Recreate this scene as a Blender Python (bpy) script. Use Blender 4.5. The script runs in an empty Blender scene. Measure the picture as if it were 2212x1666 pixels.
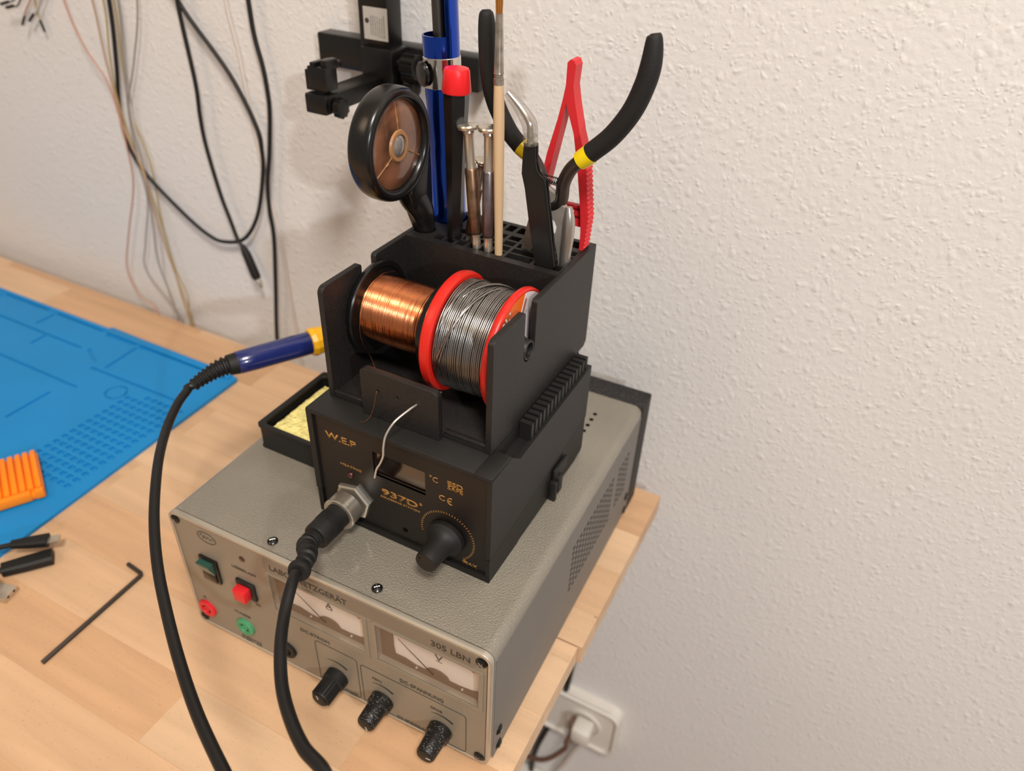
import bpy, bmesh, math, random
from math import pi, sin, cos, radians
from mathutils import Vector, Matrix

random.seed(7)
SC = bpy.context.scene
COL = SC.collection

# ------------------------------------------------------------------ camera, world, lights, exposure
cam_d = bpy.data.cameras.new('camera')
cam = bpy.data.objects.new('camera', cam_d)
COL.objects.link(cam)
RX, UPV, FW = Vector((0.887587, 0.459112, 0.037495)), Vector((-0.295628, 0.505318, 0.810714)), Vector((-0.353262, 0.730664, -0.58424))
M3 = Matrix((RX, UPV, -FW)).transposed().to_4x4()
M3.translation = Vector((0.088373, -0.479942, 0.446522))
cam.matrix_world = M3
cam_d.sensor_width = 36.0
cam_d.lens = 36.0 * 1649.84 / 2212.0
cam_d.clip_start = 0.01
cam_d.clip_end = 30
cam_d.dof.use_dof = True
cam_d.dof.focus_distance = 0.388
cam_d.dof.aperture_fstop = 7.5
SC.camera = cam

W = bpy.data.worlds.new('room_ambience')
SC.world = W
W.use_nodes = True
wn, wl = W.node_tree.nodes, W.node_tree.links
wn.clear()
wo = wn.new('ShaderNodeOutputWorld'); wb = wn.new('ShaderNodeBackground')
wb.inputs['Color'].default_value = (0.98, 0.86, 0.75, 1); wb.inputs['Strength'].default_value = 0.35
wl.new(wb.outputs[0], wo.inputs[0])

SC.view_settings.view_transform = 'Standard'
SC.view_settings.look = 'None'
SC.view_settings.exposure = 0.0
SC.view_settings.gamma = 1.0
SC.view_settings.use_curve_mapping = False


def area(name, loc, target, size, power, color, sy=None):
    d = bpy.data.lights.new(name, 'AREA')
    d.energy = power; d.color = color; d.size = size
    if sy: d.shape = 'RECTANGLE'; d.size_y = sy
    o = bpy.data.objects.new(name, d); COL.objects.link(o)
    o.location = loc
    o.rotation_euler = (Vector(target) - Vector(loc)).to_track_quat('-Z', 'Y').to_euler()
    return o

area('ceiling_lamp_light', (0.55, -1.00, 1.80), (0.1, 0.0, 0.15), 0.30, 31, (1.0, 0.93, 0.86))
area('side_lamp_light', (1.36, -1.51, 0.99), (-0.1, -0.05, 0.2), 0.05, 15, (0.94, 0.96, 1.0))
area('room_lamp_light', (-0.9, -1.3, 1.5), (-0.2, 0.0, 0.1), 0.6, 6, (1.0, 0.74, 0.50))


# ------------------------------------------------------------------ materials
def lin(h):
    h = h.lstrip('#')
    c = [int(h[i:i + 2], 16) / 255 for i in (0, 2, 4)]
    return tuple(x / 12.92 if x <= .04045 else ((x + .055) / 1.055) ** 2.4 for x in c) + (1.0,)


def mat(name, col, rough=.5, metal=0.0, spec=.5, var=.06, vscale=40, bump=None, coat=0, speck=None, aniso=0, trans=0, ior=1.45, stretch=None):
    m = bpy.data.materials.new(name); m.use_nodes = True
    n, l = m.node_tree.nodes, m.node_tree.links
    b = n['Principled BSDF']
    base = lin(col)
    b.inputs['Roughness'].default_value = rough
    b.inputs['Metallic'].default_value = metal
    b.inputs['Specular IOR Level'].default_value = spec
    b.inputs['Coat Weight'].default_value = coat
    b.inputs['Coat Roughness'].default_value = .08
    b.inputs['Anisotropic'].default_value = aniso
    b.inputs['Transmission Weight'].default_value = trans
    b.inputs['IOR'].default_value = ior
    tc = n.new('ShaderNodeTexCoord')
    vec = tc.outputs['Object']
    if stretch:
        mp = n.new('ShaderNodeMapping'); mp.inputs['Scale'].default_value = stretch
        l.new(vec, mp.inputs['Vector']); vec = mp.outputs[0]
    nz = n.new('ShaderNodeTexNoise'); nz.inputs['Scale'].default_value = vscale; nz.inputs['Detail'].default_value = 5
    l.new(vec, nz.inputs['Vector'])
    mr = n.new('ShaderNodeMapRange'); mr.inputs['From Min'].default_value = .3; mr.inputs['From Max'].default_value = .7
    mr.inputs['To Min'].default_value = 1 - var; mr.inputs['To Max'].default_value = 1 + var
    l.new(nz.outputs['Fac'], mr.inputs['Value'])
    mx = n.new('ShaderNodeVectorMath'); mx.operation = 'SCALE'
    mx.inputs[0].default_value = base[:3]
    l.new(mr.outputs[0], mx.inputs['Scale'])
    out = mx.outputs[0]
    if speck:   # (scale, threshold, colour)
        vo = n.new('ShaderNodeTexVoronoi'); vo.inputs['Scale'].default_value = speck[0]
        l.new(tc.outputs['Object'], vo.inputs['Vector'])
        cr = n.new('ShaderNodeMath'); cr.operation = 'LESS_THAN'; cr.inputs[1].default_value = .32
        l.new(vo.outputs['Distance'], cr.inputs[0])
        sp = n.new('ShaderNodeSeparateColor'); l.new(vo.outputs['Color'], sp.inputs[0])
        gt = n.new('ShaderNodeMath'); gt.operation = 'GREATER_THAN'; gt.inputs[1].default_value = speck[1]
        l.new(sp.outputs[0], gt.inputs[0])
        mu = n.new('ShaderNodeMath'); mu.operation = 'MULTIPLY'
        l.new(cr.outputs[0], mu.inputs[0]); l.new(gt.outputs[0], mu.inputs[1])
        mc = n.new('ShaderNodeMix'); mc.data_type = 'RGBA'
        l.new(mu.outputs[0], mc.inputs['Factor']); l.new(out, mc.inputs['A']); mc.inputs['B'].default_value = lin(speck[2])
        out = mc.outputs['Result']
    l.new(out, b.inputs['Base Color'])
    if bump:    # (scale, strength, distance)
        bz = n.new('ShaderNodeTexNoise'); bz.inputs['Scale'].default_value = bump[0]; bz.inputs['Detail'].default_value = 3
        l.new(vec, bz.inputs['Vector'])
        bp = n.new('ShaderNodeBump'); bp.inputs['Strength'].default_value = bump[1]; bp.inputs['Distance'].default_value = bump[2]
        l.new(bz.outputs['Fac'], bp.inputs['Height']); l.new(bp.outputs[0], b.inputs['Normal'])
    return m


def clear_mat(name, tint, fac=.12, rough=.05):
    m = bpy.data.materials.new(name); m.use_nodes = True
    n, l = m.node_tree.nodes, m.node_tree.links
    n.clear()
    o = n.new('ShaderNodeOutputMaterial'); mix = n.new('ShaderNodeMixShader')
    t = n.new('ShaderNodeBsdfTransparent'); t.inputs[0].default_value = tint
    g = n.new('ShaderNodeBsdfGlossy'); g.inputs['Roughness'].default_value = rough
    fr = n.new('ShaderNodeLayerWeight'); fr.inputs[0].default_value = .35
    pw = n.new('ShaderNodeMath'); pw.operation = 'POWER'; pw.inputs[1].default_value = 2.5
    l.new(fr.outputs['Facing'], pw.inputs[0])
    ml = n.new('ShaderNodeMath'); ml.operation = 'MULTIPLY'; ml.inputs[1].default_value = .45
    l.new(pw.outputs[0], ml.inputs[0])
    ad = n.new('ShaderNodeMath'); ad.operation = 'ADD'; ad.inputs[1].default_value = fac
    l.new(ml.outputs[0], ad.inputs[0]); l.new(ad.outputs[0], mix.inputs[0])
    l.new(t.outputs[0], mix.inputs[1]); l.new(g.outputs[0], mix.inputs[2]); l.new(mix.outputs[0], o.inputs[0])
    return m


def wall_mat():
    m = bpy.data.materials.new('woodchip_wallpaper'); m.use_nodes = True
    n, l = m.node_tree.nodes, m.node_tree.links
    b = n['Principled BSDF']; b.inputs['Roughness'].default_value = .85; b.inputs['Specular IOR Level'].default_value = .2
    tc = n.new('ShaderNodeTexCoord')
    # warp
    wz = n.new('ShaderNodeTexNoise'); wz.inputs['Scale'].default_value = 55; wz.inputs['Detail'].default_value = 2
    l.new(tc.outputs['Object'], wz.inputs['Vector'])
    wa = n.new('ShaderNodeVectorMath'); wa.operation = 'SCALE'; wa.inputs['Scale'].default_value = .013
    l.new(wz.outputs['Color'], wa.inputs[0])
    ad = n.new('ShaderNodeVectorMath'); l.new(tc.outputs['Object'], ad.inputs[0]); l.new(wa.outputs[0], ad.inputs[1])
    hs = []
    for sc, lo, hi, w, keep in ((150, .0, .55, 1.0, .22), (280, .0, .55, .75, .05)):
        v = n.new('ShaderNodeTexVoronoi'); v.inputs['Scale'].default_value = sc
        l.new(ad.outputs[0], v.inputs['Vector'])
        r = n.new('ShaderNodeMapRange'); r.interpolation_type = 'SMOOTHSTEP'
        r.inputs['From Min'].default_value = lo; r.inputs['From Max'].default_value = hi
        r.inputs['To Min'].default_value = w; r.inputs['To Max'].default_value = 0
        l.new(v.outputs['Distance'], r.inputs['Value'])
        s = n.new('ShaderNodeSeparateColor'); l.new(v.outputs['Color'], s.inputs[0])
        g = n.new('ShaderNodeMapRange'); g.inputs['From Min'].default_value = keep; g.inputs['From Max'].default_value = 1
        l.new(s.outputs[0], g.inputs['Value'])
        k = n.new('ShaderNodeMath'); k.operation = 'MULTIPLY'; l.new(r.outputs[0], k.inputs[0]); l.new(g.outputs[0], k.inputs[1])
        hs.append(k)
    nz = n.new('ShaderNodeTexNoise'); nz.inputs['Scale'].default_value = 210; nz.inputs['Detail'].default_value = 3
    l.new(tc.outputs['Object'], nz.inputs['Vector'])
    s1 = n.new('ShaderNodeMath'); l.new(hs[0].outputs[0], s1.inputs[0]); l.new(hs[1].outputs[0], s1.inputs[1])
    s2 = n.new('ShaderNodeMath'); s2.operation = 'MULTIPLY_ADD'; s2.inputs[1].default_value = .95
    l.new(nz.outputs['Fac'], s2.inputs[0]); l.new(s1.outputs[0], s2.inputs[2])
    bp = n.new('ShaderNodeBump'); bp.inputs['Strength'].default_value = .50; bp.inputs['Distance'].default_value = .0009
    l.new(s2.outputs[0], bp.inputs['Height']); l.new(bp.outputs[0], b.inputs['Normal'])
    n2 = n.new('ShaderNodeTexNoise'); n2.inputs['Scale'].default_value = 6; n2.inputs['Detail'].default_value = 4
    l.new(tc.outputs['Object'], n2.inputs['Vector'])
    cr = n.new('ShaderNodeMix'); cr.data_type = 'RGBA'; l.new(n2.outputs['Fac'], cr.inputs['Factor'])
    cr.inputs['A'].default_value = (.69, .665, .635, 1); cr.inputs['B'].default_value = (.73, .71, .685, 1)
    l.new(cr.outputs['Result'], b.inputs['Base Color'])
    return m


def wood_mat():
    m = bpy.data.materials.new('beech_butcher_block'); m.use_nodes = True
    n, l = m.node_tree.nodes, m.node_tree.links
    b = n['Principled BSDF']; b.inputs['Roughness'].default_value = .42; b.inputs['Specular IOR Level'].default_value = .35
    tc = n.new('ShaderNodeTexCoord')
    mp = n.new('ShaderNodeMapping'); mp.inputs['Location'].default_value = (.093, .009, 0)
    l.new(tc.outputs['Object'], mp.inputs['Vector'])
    br = n.new('ShaderNodeTexBrick'); br.offset = .37; br.offset_frequency = 2; br.squash = 1
    br.inputs['Scale'].default_value = 1; br.inputs['Brick Width'].default_value = .31; br.inputs['Row Height'].default_value = .0435
    br.inputs['Mortar Size'].default_value = .00025; br.inputs['Mortar Smooth'].default_value = .3
    br.inputs['Color1'].default_value = (0, 0, 0, 1); br.inputs['Color2'].default_value = (1, 1, 1, 1); br.inputs['Mortar'].default_value = (.2, .2, .2, 1)
    l.new(mp.outputs[0], br.inputs['Vector'])
    st = n.new('ShaderNodeMapping'); st.inputs['Scale'].default_value = (5, 60, 60)
    l.new(tc.outputs['Object'], st.inputs['Vector'])
    of = n.new('ShaderNodeVectorMath'); of.operation = 'MULTIPLY_ADD'; of.inputs[1].default_value = (3, 9, 0)
    l.new(br.outputs['Color'], of.inputs[0]); l.new(st.outputs[0], of.inputs[2])
    nz = n.new('ShaderNodeTexNoise'); nz.inputs['Scale'].default_value = 1.3; nz.inputs['Detail'].default_value = 6; nz.inputs['Distortion'].default_value = .4
    l.new(of.outputs[0], nz.inputs['Vector'])
    c1 = n.new('ShaderNodeMix'); c1.data_type = 'RGBA'; l.new(br.outputs['Color'], c1.inputs['Factor'])
    c1.inputs['A'].default_value = lin('#c79e78'); c1.inputs['B'].default_value = lin('#d7b693')
    rm = n.new('ShaderNodeMapRange'); rm.inputs['From Min'].default_value = .3; rm.inputs['From Max'].default_value = .7
    rm.inputs['To Min'].default_value = .87; rm.inputs['To Max'].default_value = 1.07
    l.new(nz.outputs['Fac'], rm.inputs['Value'])
    # short dark medullary flecks
    fm = n.new('ShaderNodeMapping'); fm.inputs['Scale'].default_value = (300, 1300, 300); l.new(tc.outputs['Object'], fm.inputs['Vector'])
    fv = n.new('ShaderNodeTexNoise'); fv.inputs['Scale'].default_value = 1.0; fv.inputs['Detail'].default_value = 1; l.new(fm.outputs[0], fv.inputs['Vector'])
    fr = n.new('ShaderNodeMapRange'); fr.inputs['From Min'].default_value = .66; fr.inputs['From Max'].default_value = .74
    fr.inputs['To Min'].default_value = 1; fr.inputs['To Max'].default_value = .8; l.new(fv.outputs['Fac'], fr.inputs['Value'])
    mm = n.new('ShaderNodeMath'); mm.operation = 'MULTIPLY'; l.new(rm.outputs[0], mm.inputs[0]); l.new(fr.outputs[0], mm.inputs[1])
    mo = n.new('ShaderNodeMapRange'); mo.inputs['To Min'].default_value = 1; mo.inputs['To Max'].default_value = .93; l.new(br.outputs['Fac'], mo.inputs['Value'])
    m3 = n.new('ShaderNodeMath'); m3.operation = 'MULTIPLY'; l.new(mm.outputs[0], m3.inputs[0]); l.new(mo.outputs[0], m3.inputs[1])
    v = n.new('ShaderNodeVectorMath'); v.operation = 'SCALE'; l.new(c1.outputs['Result'], v.inputs[0]); l.new(m3.outputs[0], v.inputs['Scale'])
    l.new(v.outputs[0], b.inputs['Base Color'])
    return m


M_wall = wall_mat()
M_wood = wood_mat()
M_mesh = mat('black_mesh_cover', '#1b1918', .6, bump=(900, 1.0, .0012), speck=(900, .45, '#4c4642'))
M_floor = mat('floor_laminate', '#8a6a4e', .5, vscale=8, var=.15, stretch=(1, 12, 1))
M_print = mat('black_printed_plastic', '#1c1a19', .5, spec=.5, var=.10, vscale=300, bump=(900, .35, .0003), speck=(3200, .95, '#5a534c'))
M_case = mat('black_matte_casing', '#1b1a19', .5, spec=.45, var=.05, bump=(2500, .25, .00012))
M_caselow = mat('black_casing_fine', '#131211', .48, spec=.45, var=.05, bump=(2500, .2, .0001))
M_panel = mat('black_satin_panel', '#15110f', .42, spec=.5, var=.05)
M_black = mat('black_gloss_plastic', '#131211', .25, spec=.5)
M_blacksoft = mat('black_soft_rubber', '#181716', .55, spec=.4, var=.1, vscale=200, bump=(1500, .2, .0001))
M_grip = mat('black_grainy_grip', '#1b1a19', .62, spec=.4, bump=(1800, .6, .0003))
M_dark = mat('dark_void_black', '#070707', .8, spec=.1)
M_gold = mat('gold_printing', '#a87a3c', .5, metal=.25)
M_grey_h = mat('hammered_grey_paint', '#837d70', .15, spec=.6, var=.07, vscale=18, bump=(950, 1.0, .0009), coat=.5)
M_side = mat('smooth_grey_paint', '#6f6b66', .5, spec=.4, var=.03)
M_front = mat('beige_grey_front_panel', '#8a8070', .42, metal=.15, spec=.4, var=.04, vscale=30)
M_strip = mat('grey_taupe_strip', '#786b5c', .45, var=.03)
M_line = mat('dark_green_grey_print', '#222722', .5)
M_print_t = mat('dark_panel_lettering', '#3c3630', .5)
M_rim = mat('metal_panel_rim', '#b9b1a2', .32, metal=.6)
M_red = mat('red_spool_plastic', '#cc2419', .35, spec=.5, var=.03)
M_redcap = mat('red_handle_cap', '#e01f24', .38, var=.03)
M_redclamp = mat('red_clamp_plastic', '#c9282e', .42, spec=.4, var=.04)
M_redbtn = mat('red_button_plastic', '#d2222a', .35)
M_green = mat('green_socket_plastic', '#3f8f62', .4)
M_lens = mat('dark_green_lens', '#1f4a40', .15, coat=.5)
M_chrome = mat('polished_chrome', '#d8d4ce', .12, metal=1, var=.02)
M_nickel = mat('nickel_plated_metal', '#cdc4b4', .27, metal=.85)
M_steel = mat('brushed_steel', '#b0aaa2', .30, metal=.8, var=.15, vscale=120, stretch=(1, 1, .1))
M_dsteel = mat('dark_blued_steel', '#55504c', .35, metal=.9, var=.15)
M_jaw = mat('worn_grey_steel', '#9d968e', .38, metal=.45, var=.2, vscale=90)
M_brk = mat('black_bracket_plastic', '#100f0e', .33, spec=.45, var=.05)
M_bronze = mat('worn_bronze_metal', '#8b6f58', .38, metal=.9, var=.35, vscale=160)
M_silverk = mat('knurled_silver_metal', '#8d8488', .35, metal=.95, var=.2, vscale=160)
M_blue = mat('anodised_blue_aluminium', '#1546b8', .17, metal=.95, var=.03, coat=.4)
M_navy = mat('navy_glossy_plastic', '#1b2560', .22, spec=.5, coat=.5)
M_speckknob = mat('dusty_black_knob', '#171615', .35, spec=.5, bump=(700, .7, .0006), speck=(1500, .86, '#a09a92'))
M_yellow = mat('yellow_handle_plastic', '#f0b41c', .4, var=.05)
M_yband = mat('yellow_band', '#e8cc10', .3)
M_sponge = mat('yellow_sponge_foam', '#ecdf92', .9, spec=.1, var=.14, vscale=120, bump=(260, 1.0, .004))
M_mat = mat('blue_silicone', '#1483c4', .5, spec=.35, var=.04, vscale=14)
M_orange = mat('orange_plastic', '#ff8a0c', .4, var=.03)
M_white = mat('white_plastic', '#d8d2c8', .4, var=.02)
M_label = mat('silver_label', '#b9b4ac', .4, metal=.2)
M_dial = mat('white_meter_dial', '#dcd4cc', .5, var=.02)
M_brown = mat('brown_meter_mask', '#5f4a3c', .45, var=.06)
M_redprint = mat('red_dial_print', '#b5544a', .5)
M_glass = clear_mat('clear_meter_window', (.97, .96, .95, 1), .02)
M_clear = clear_mat('clear_plastic_sleeve', (.88, .87, .86, 1), .17, .18)
M_display = mat('dark_display_window', '#1a0f0a', .08, spec=.8, coat=1)
M_lensd = mat('brown_tinted_lens', '#6b4530', .28, spec=.5, var=.6, vscale=48, coat=.6)
M_amber = mat('amber_plastic', '#9c7048', .35, var=.15)
M_clearbead = mat('grey_clear_bead', '#77706a', .06, spec=.8, coat=1, var=.3, vscale=120)
M_brush = mat('pale_raw_wood', '#c8aa84', .6, var=.12, vscale=120, stretch=(1, 1, .08))
M_bristle = mat('brown_bristle', '#8f5a22', .5, var=.3, vscale=900, stretch=(1, 1, .05))
M_ferrule = mat('worn_silver_ferrule', '#a89f94', .3, metal=.85, var=.3, vscale=220)
M_solder = mat('tin_solder_wire', '#9d9b98', .27, metal=1, var=.05, vscale=30)
M_paleflux = mat('pale_solder_end', '#cdc6bd', .35, metal=.7)
M_stick_o = mat('orange_sticker', '#e2661c', .4, var=.03)
M_stick_w = mat('white_sticker', '#d8cfd0', .4, var=.02)
M_cable = mat('black_cable_rubber', '#161514', .42, spec=.45, var=.12, vscale=60)
M_wblack = mat('black_thin_cable', '#141312', .5)
M_pinkw = mat('salmon_wire', '#b98672', .5)
M_yelw = mat('yellow_wire', '#a8945f', .5)
M_greyw = mat('grey_wire', '#8f8880', .5)
M_whitew = mat('white_wire', '#cfc4ba', .5)
M_tanw = mat('tan_wire', '#b08f72', .5)
M_brownw = mat('brown_power_cord', '#6b4f40', .5)
M_allen = mat('black_oxide_steel', '#4a4440', .4, metal=.7)
M_legm = mat('grey_desk_leg', '#777777', .4, metal=.6)
M_smoke = mat('dark_red_led', '#3a0c0c', .15, coat=.6)


def copper_mat():
    m = mat('copper_wire', '#d98a5c', .24, metal=1, var=.07, vscale=40, stretch=(60, .4, .4))
    return m
M_copper = copper_mat()


# ------------------------------------------------------------------ mesh helpers
class MB:
    def __init__(s): s.v = []; s.f = []
    def add(s, vs, fs):
        k = len(s.v); s.v += [tuple(p) for p in vs]; s.f += [tuple(i + k for i in f) for f in fs]; return s
    def box(s, lo, hi, bev=0, seg=2, xf=None):
        bm = bmesh.new(); bmesh.ops.create_cube(bm, size=1)
        for v in bm.verts:
            v.co = Vector([lo[i] + (v.co[i] + .5) * (hi[i] - lo[i]) for i in range(3)])
        if bev: bmesh.ops.bevel(bm, geom=list(bm.edges), offset=bev, segments=seg, affect='EDGES', profile=.5)
        if xf is not None: bmesh.ops.transform(bm, matrix=xf, verts=bm.verts)
        bm.verts.index_update()
        s.add([v.co for v in bm.verts], [[v.index for v in f.verts] for f in bm.faces]); bm.free(); return s
    def loft(s, rings, cap=True, close=False):
        n = len(rings[0]); vs = [p for r in rings for p in r]; fs = []
        m = len(rings)
        for i in range(m if close else m - 1):
            a, b = i * n, ((i + 1) % m) * n
            for j in range(n):
                k = (j + 1) % n; fs.append((a + j, a + k, b + k, b + j))
        if cap and not close:
            fs.append(tuple(reversed(range(n)))); fs.append(tuple(range((m - 1) * n, m * n)))
        return s.add(vs, fs)
    def lathe(s, o, d, prof, n=40, cap=True, close=False, ref=None, poly=0):
        o = Vector(o); d = Vector(d).normalized()
        a = Vector(ref) if ref else (Vector((0, 0, 1)) if abs(d.z) < .9 else Vector((1, 0, 0)))
        u = (a - d * a.dot(d)).normalized(); w = d.cross(u)
        rings = []
        for t, r in prof:
            r = max(r, 1e-5)
            rings.append([o + d * t + (u * cos(2 * pi * j / n) + w * sin(2 * pi * j / n)) * r for j in range(n)])
        return s.loft(rings, cap, close)
    def cyl(s, p0, p1, r0, r1=None, n=32, bev=0):
        p0, p1 = Vector(p0), Vector(p1); L = (p1 - p0).length; r1 = r0 if r1 is None else r1
        pr = [(0, r0), (L, r1)] if not bev else [(0, r0 - bev), (bev, r0), (L - bev, r1), (L, r1 - bev)]
        return s.lathe(p0, p1 - p0, pr, n)
    def tube(s, pts, r, n=12, cap=True, close=False, flat=None, roundend=False):
        pts = [Vector(p) for p in pts]; m = len(pts)
        rr = list(r) if isinstance(r, (list, tuple)) else [r] * m
        T = []
        for i in range(m):
            a = pts[(i - 1) % m] if (i > 0 or close) else pts[i]; b = pts[(i + 1) % m] if (i < m - 1 or close) else pts[i]
            T.append((b - a).normalized())
        up = Vector((0, 0, 1)) if abs(T[0].z) < .9 else Vector((0, 1, 0))
        if flat: up = Vector(flat)
        u = (up - T[0] * up.dot(T[0])).normalized(); rings = []
        for i in range(m):
            if flat: u = (up - T[i] * up.dot(T[i])).normalized()
            else: u = (u - T[i] * u.dot(T[i])).normalized()
            w = T[i].cross(u); q = rr[i]
            ru, rw = q if isinstance(q, (tuple, list)) else (q, q)
            rings.append([pts[i] + u * cos(2 * pi * j / n) * ru + w * sin(2 * pi * j / n) * rw for j in range(n)])
        return s.loft(rings, cap, close)
    def prism(s, poly, ax, a, b):
        """poly in the plane normal to axis ax (0: (y,z), 1: (x,z), 2: (x,y)), extruded from a to b"""
        n = len(poly)
        P = lambda p, t: (t, p[0], p[1]) if ax == 0 else ((p[0], t, p[1]) if ax == 1 else (p[0], p[1], t))
        vs = [P(p, a) for p in poly] + [P(p, b) for p in poly]
        fs = [tuple(range(n)), tuple(reversed(range(n, 2 * n)))] + [(i, i + n, (i + 1) % n + n, (i + 1) % n) for i in range(n)]
        return s.add(vs, fs)
    def xf(s, m):
        s.v = [tuple(m @ Vector(p)) for p in s.v]; return s


def link(name, me, m, parent=None, smooth=True, ang=35):
    me.materials.clear(); me.materials.append(m)
    if smooth:
        me.shade_smooth(); me.set_sharp_from_angle(angle=radians(ang))
    o = bpy.data.objects.new(name, me); COL.objects.link(o)
    if parent is not None: o.parent = parent
    return o


def obj(name, mb, m, parent=None, smooth=True, ang=35):
    me = bpy.data.meshes.new(name); me.from_pydata(mb.v, [], mb.f)
    bm = bmesh.new(); bm.from_mesh(me); bmesh.ops.recalc_face_normals(bm, faces=bm.faces); bm.to_mesh(me); bm.free()
    return link(name, me, m, parent, smooth, ang)


def to_mesh(cu):
    o = bpy.data.objects.new('tmp', cu); COL.objects.link(o)
    dg = bpy.context.evaluated_depsgraph_get(); dg.update()
    me = bpy.data.meshes.new_from_object(o.evaluated_get(dg))
    bpy.data.objects.remove(o); return me


def plane_xf(ax, a):
    """maps curve (u, v, w) onto: 0 -> (y,z) plane at x=a, 1 -> (x,z) plane facing -y at y=a, 2 -> (x,y) plane at z=a"""
    if ax == 0: return Matrix(((0, 0, 1, a), (1, 0, 0, 0), (0, 1, 0, 0), (0, 0, 0, 1)))
    if ax == 1: return Matrix(((1, 0, 0, 0), (0, 0, -1, a), (0, 1, 0, 0), (0, 0, 0, 1)))
    return Matrix.Translation((0, 0, a))


def plate(name, loops, ax, a, b, m, parent=None, bev=0.0, xf=None):
    """a flat plate with real holes: first loop is the outline, the others are cut out"""
    cu = bpy.data.curves.new(name, 'CURVE'); cu.dimensions = '2D'; cu.fill_mode = 'BOTH'
    for lp in loops:
        sp = cu.splines.new('POLY'); sp.points.add(len(lp) - 1)
        for i, p in enumerate(lp): sp.points[i].co = (p[0], p[1], 0, 1)
        sp.use_cyclic_u = True
    cu.extrude = abs(b - a) / 2 - bev; cu.bevel_depth = bev; cu.bevel_resolution = 2; cu.offset = -bev
    me = to_mesh(cu); bpy.data.curves.remove(cu)
    me.transform(plane_xf(ax, (a + b) / 2))
    if xf: me.transform(xf)
    me.name = name
    return link(name, me, m, parent)


def text(s, box, ax, a, m, parent, name='lettering', bold=0.0, depth=.00015, space=1.0, rot=0):
    """box = (u0, u1, v0, v1): the lettering is fitted into it"""
    cu = bpy.data.curves.new(name, 'FONT'); cu.body = s; cu.size = 1; cu.offset = bold; cu.extrude = .0; cu.resolution_u = 3
    cu.space_character = space
    me = to_mesh(cu); bpy.data.curves.remove(cu)
    if rot: me.transform(Matrix.Rotation(rot, 4, 'Z'))
    xs = [v.co.x for v in me.vertices]; ys = [v.co.y for v in me.vertices]
    sx = (box[1] - box[0]) / (max(xs) - min(xs)); sy = (box[3] - box[2]) / (max(ys) - min(ys))
    me.transform(Matrix.Translation((box[0], box[2], 0)) @ Matrix.Diagonal((sx, sy, 1, 1)) @ Matrix.Translation((-min(xs), -min(ys), 0)))
    bm = bmesh.new(); bm.from_mesh(me)
    r = bmesh.ops.extrude_face_region(bm, geom=list(bm.faces))
    bmesh.ops.translate(bm, vec=(0, 0, depth), verts=[e for e in r['geom'] if isinstance(e, bmesh.types.BMVert)])
    bm.to_mesh(me); bm.free()
    me.transform(plane_xf(ax, a))
    me.name = name
    return link(name, me, m, parent, smooth=False)


def cat(pts, k=8):
    """Catmull-Rom through the points"""
    P = [Vector(p) for p in pts]; P = [P[0] * 2 - P[1]] + P + [P[-1] * 2 - P[-2]]; out = []
    for i in range(1, len(P) - 2):
        for j in range(k):
            t = j / k; a, b, c, d = P[i - 1:i + 3]
            out.append(.5 * ((2 * b) + (c - a) * t + (2 * a - 5 * b + 4 * c - d) * t * t + (3 * b - a - 3 * c + d) * t ** 3))
    out.append(P[-2]); return out


def catr(vals, k=8):
    return [v.x for v in cat([(x, 0, 0) for x in vals], k)]


def circle(cx, cy, r, n=32, a0=0, a1=2 * pi, ry=None):
    full = abs(a1 - a0 - 2 * pi) < 1e-6
    return [(cx + r * cos(a0 + (a1 - a0) * i / (n if full else n - 1)), cy + (ry or r) * sin(a0 + (a1 - a0) * i / (n if full else n - 1))) for i in range(n)]


def rrect(x0, x1, y0, y1, r, n=6):
    out = []
    for cx, cy, a in ((x1 - r, y1 - r, 0), (x0 + r, y1 - r, pi / 2), (x0 + r, y0 + r, pi), (x1 - r, y0 + r, 1.5 * pi)):
        out += circle(cx, cy, r, n, a, a + pi / 2)
    return out


def rect(x0, x1, y0, y1): return [(x0, y0), (x1, y0), (x1, y1), (x0, y1)]


def thing(name, label, cat_, loc=(0, 0, 0), rz=0, group=None):
    o = bpy.data.objects.new(name, None); COL.objects.link(o)
    o.location = loc; o.rotation_euler = (0, 0, rz); o.empty_display_size = .01
    return tag(o, label, cat_, group)


def tag(o, label, cat_, group=None):
    o['label'] = label; o['category'] = cat_
    if group: o['group'] = group
    return o


def struct(o): o['kind'] = 'structure'; return o


# ------------------------------------------------------------------ the setting
struct(obj('wall_back', MB().box((-2.2, .02, -.75), (2.2, .12, 1.9)), M_wall, smooth=False))
struct(obj('floor', MB().box((-2.2, -2.4, -.80), (2.2, .02, -.75)), M_floor, smooth=False))
struct(obj('ceiling', MB().box((-2.2, -2.4, 1.9), (2.2, .12, 1.95)), M_white, smooth=False))

# ------------------------------------------------------------------ desk
desk = thing('desk', 'beech butcher block desk standing against the white wall', 'desk', (0, 0, -.75))
D0 = .75
wt = MB().prism([(-1.25, -.80), (-.0028, -.80), (-.0028, -.1700), (-.0600, -.1700), (-.0600, -.1686), (0, -.1686), (0, -.1412), (-.0030, -.1411), (-.0030, -.1403), (0, -.1402), (0, 0), (-1.25, 0)], 2, D0 - .018, D0)
obj('worktop', wt, M_wood, desk, smooth=False)
for x in (-1.2, -.13):
    for y in (-.74, -.06):
        obj('leg', MB().box((x - .02, y - .02, 0), (x + .02, y + .02, D0 - .018), .002), M_legm, desk)

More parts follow.
